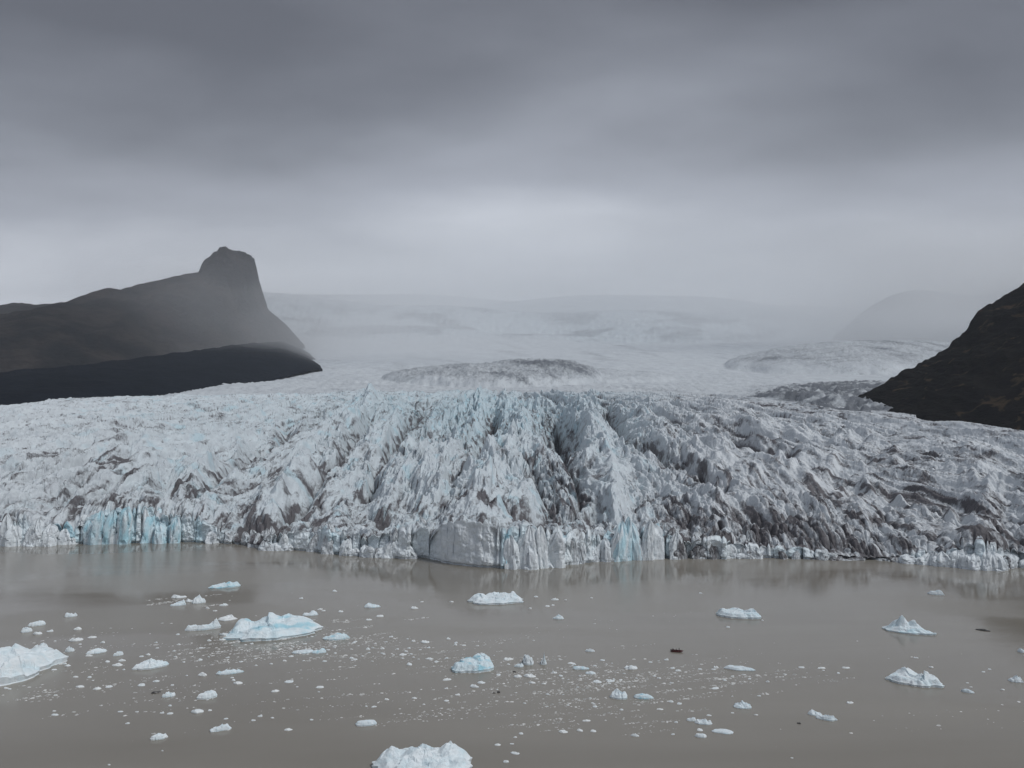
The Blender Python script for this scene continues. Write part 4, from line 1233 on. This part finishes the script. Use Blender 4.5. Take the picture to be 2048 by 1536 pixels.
def person(label, x, y, z, facing, col, stand=False, hood=0):
    """one continuous skinned body, seated or standing, with head as part of the same surface"""
    hip = 0.0
    J = {'pelvis': (0, 0, 0.0), 'waist': (0.03, 0, .20), 'chest': (.05, 0, .40), 'neck': (.05, 0, .55), 'chin': (.07, 0, .62), 'head': (.07, 0, .72), 'crown': (.05, 0, .80)}
    Rr = {'pelvis': .16, 'waist': .15, 'chest': .17, 'neck': .07, 'chin': .085, 'head': .105, 'crown': .075}
    E = [('pelvis', 'waist'), ('waist', 'chest'), ('chest', 'neck'), ('neck', 'chin'), ('chin', 'head'), ('head', 'crown')]
    for s, sg in (('l', 1), ('r', -1)):
        J['sh' + s], J['el' + s], J['wr' + s], J['hd' + s] = (.05, .20 * sg, .46), (.14, .27 * sg, .22), (.34, .20 * sg, .15), (.43, .17 * sg, .15)
        Rr['sh' + s], Rr['el' + s], Rr['wr' + s], Rr['hd' + s] = .085, .06, .045, .045
        E += [('chest', 'sh' + s), ('sh' + s, 'el' + s), ('el' + s, 'wr' + s), ('wr' + s, 'hd' + s)]
        if stand:
            J['kn' + s], J['an' + s], J['to' + s] = (.03, .11 * sg, -.42), (0, .12 * sg, -.84), (.16, .13 * sg, -.88)
        else:
            J['kn' + s], J['an' + s], J['to' + s] = (.42, .13 * sg, -.02), (.44, .13 * sg, -.40), (.60, .14 * sg, -.43)
        Rr['kn' + s], Rr['an' + s], Rr['to' + s] = .075, .055, .05
        E += [('pelvis', 'kn' + s), ('kn' + s, 'an' + s), ('an' + s, 'to' + s)]
    names = list(J)
    me = bpy.data.meshes.new('person')
    me.from_pydata([J[n_] for n_ in names], [(names.index(a), names.index(b)) for a, b in E], [])
    o = bpy.data.objects.new('person', me)
    link(o)
    sk = o.modifiers.new('skin', 'SKIN')
    if not me.skin_vertices:
        bpy.context.view_layer.objects.active = o
    lay = me.skin_vertices[0] if len(me.skin_vertices) else me.attributes.new('skin', 'FLOAT', 'POINT')
    if hasattr(lay.data[0], 'radius'):
        for i, n_ in enumerate(names):
            lay.data[i].radius = (Rr[n_], Rr[n_])
            lay.data[i].use_root = (n_ == 'pelvis')
    o.modifiers.new('sub', 'SUBSURF').levels = 1
    sk.use_smooth_shade = True
    me.materials.append(col)
    o.location = (x, y, z)
    o.rotation_euler = (0, 0, facing)
    return thing(o, label, 'person', 'people aboard the boat')


M_SUIT = plain('dark_suit', (0.030, 0.012, 0.013), 0.8)
M_SUIT2 = plain('navy_suit', (0.014, 0.015, 0.020), 0.8)
bz = math.radians(-16)
for lab, lx, ly, lz, fc, mt, stnd in [
        ('person in dark clothing seated at the stern beside the outboard motor', -1.85, .35, .58, 0.0, M_SUIT2, False),
        ('person in dark red clothing seated on the rear bench', -1.5, -.30, .62, -0.2, M_SUIT, False),
        ('person in dark clothing seated on the middle bench', -.3, .30, .62, 0.3, M_SUIT2, False),
        ('person in dark red clothing on the near side of the middle bench', -.3, -.32, .62, -0.3, M_SUIT, False),
        ('person in dark clothing standing towards the bow', 1.0, .05, 1.12, 0.1, M_SUIT2, True)]:
    wx_ = bp_[0] + lx * math.cos(bz) - ly * math.sin(bz)
    wy_ = bp_[1] + lx * math.sin(bz) + ly * math.cos(bz)
    person(lab, wx_, wy_, lz, bz + fc, mt, stnd)


# ------------------------------------------------------------------ mist lying on the upper glacier
def mist(label, c, r, dens, seed, nscale=2.0):
    """a bank of cloud, densest in its middle and thinning out to nothing at its rim"""
    m, t = new_mat('mist_air')
    oc = t.n('ShaderNodeTexCoord').outputs['Object']
    gr = t.n('ShaderNodeTexGradient', gradient_type='SPHERICAL', ins={0: oc}).outputs[0]
    nz = t.noise(oc, nscale, 2.0, 0.5)
    f = t.math('MULTIPLY', t.math('POWER', gr, 1.3), t.ramp(nz, [(0.32, 0.25), (0.68, 1.6)], smooth=False))
    t.n('ShaderNodeOutputMaterial', ins={1: t.n('ShaderNodeVolumePrincipled', ins={'Color': (0.965, 0.982, 1.0, 1), 'Density': t.math('MULTIPLY', f, dens), 'Anisotropy': 0.0}).outputs[0]})
    la, lo = np.linspace(0, np.pi, 13), np.linspace(0, 2 * np.pi, 25)
    LA, LO = np.meshgrid(la, lo, indexing='ij')
    o = sheet('mist', np.sin(LA) * np.cos(-LO), np.sin(LA) * np.sin(-LO), np.cos(LA), m)
    o.location = c
    o.scale = r
    o['kind'] = 'stuff'
    o['label'] = label
    return o


mist('thin low cloud lying over the whole upper glacier', (500, 9400, 1300), (11500, 6300, 2400), 2.2e-4, 3)
mist('low cloud resting on the crest of the far icefall', (900, 10900, 2250), (10500, 3600, 1300), 5.5e-4, 5, 4.0)
mist('patch of low cloud in front of the faint hill on the right', (4000, 6200, 1050), (3200, 1500, 1050), 2.6e-3, 7)
mist('wisp of low cloud at the right foot of the rock tower', (-1250, 5000, 600), (2000, 1100, 900), 1.1e-3, 9)

# ------------------------------------------------------------------ haze
m, t = new_mat('haze_air')
t.n('ShaderNodeOutputMaterial', ins={1: t.n('ShaderNodeVolumePrincipled', ins={'Color': (0.86, 0.92, 1.0, 1), 'Density': SIGMA, 'Anisotropy': 0.0}).outputs[0]})
x0, x1, ya, yb, zl, zh = -43000, 43000, -6500, 60500, -8.0, 3900.0
V = np.array([[x, y, z] for z in (zl, zh) for y in (ya, yb) for x in (x0, x1)], float)
Q = np.array([[0, 2, 3, 1], [4, 5, 7, 6], [0, 1, 5, 4], [2, 6, 7, 3], [0, 4, 6, 2], [1, 3, 7, 5]])
haze = link(bpy.data.objects.new('haze', mesh_from('haze', V, Q, m, False)))
haze['kind'] = 'stuff'
haze['label'] = 'thin pale grey mist between the lagoon and the mountains'
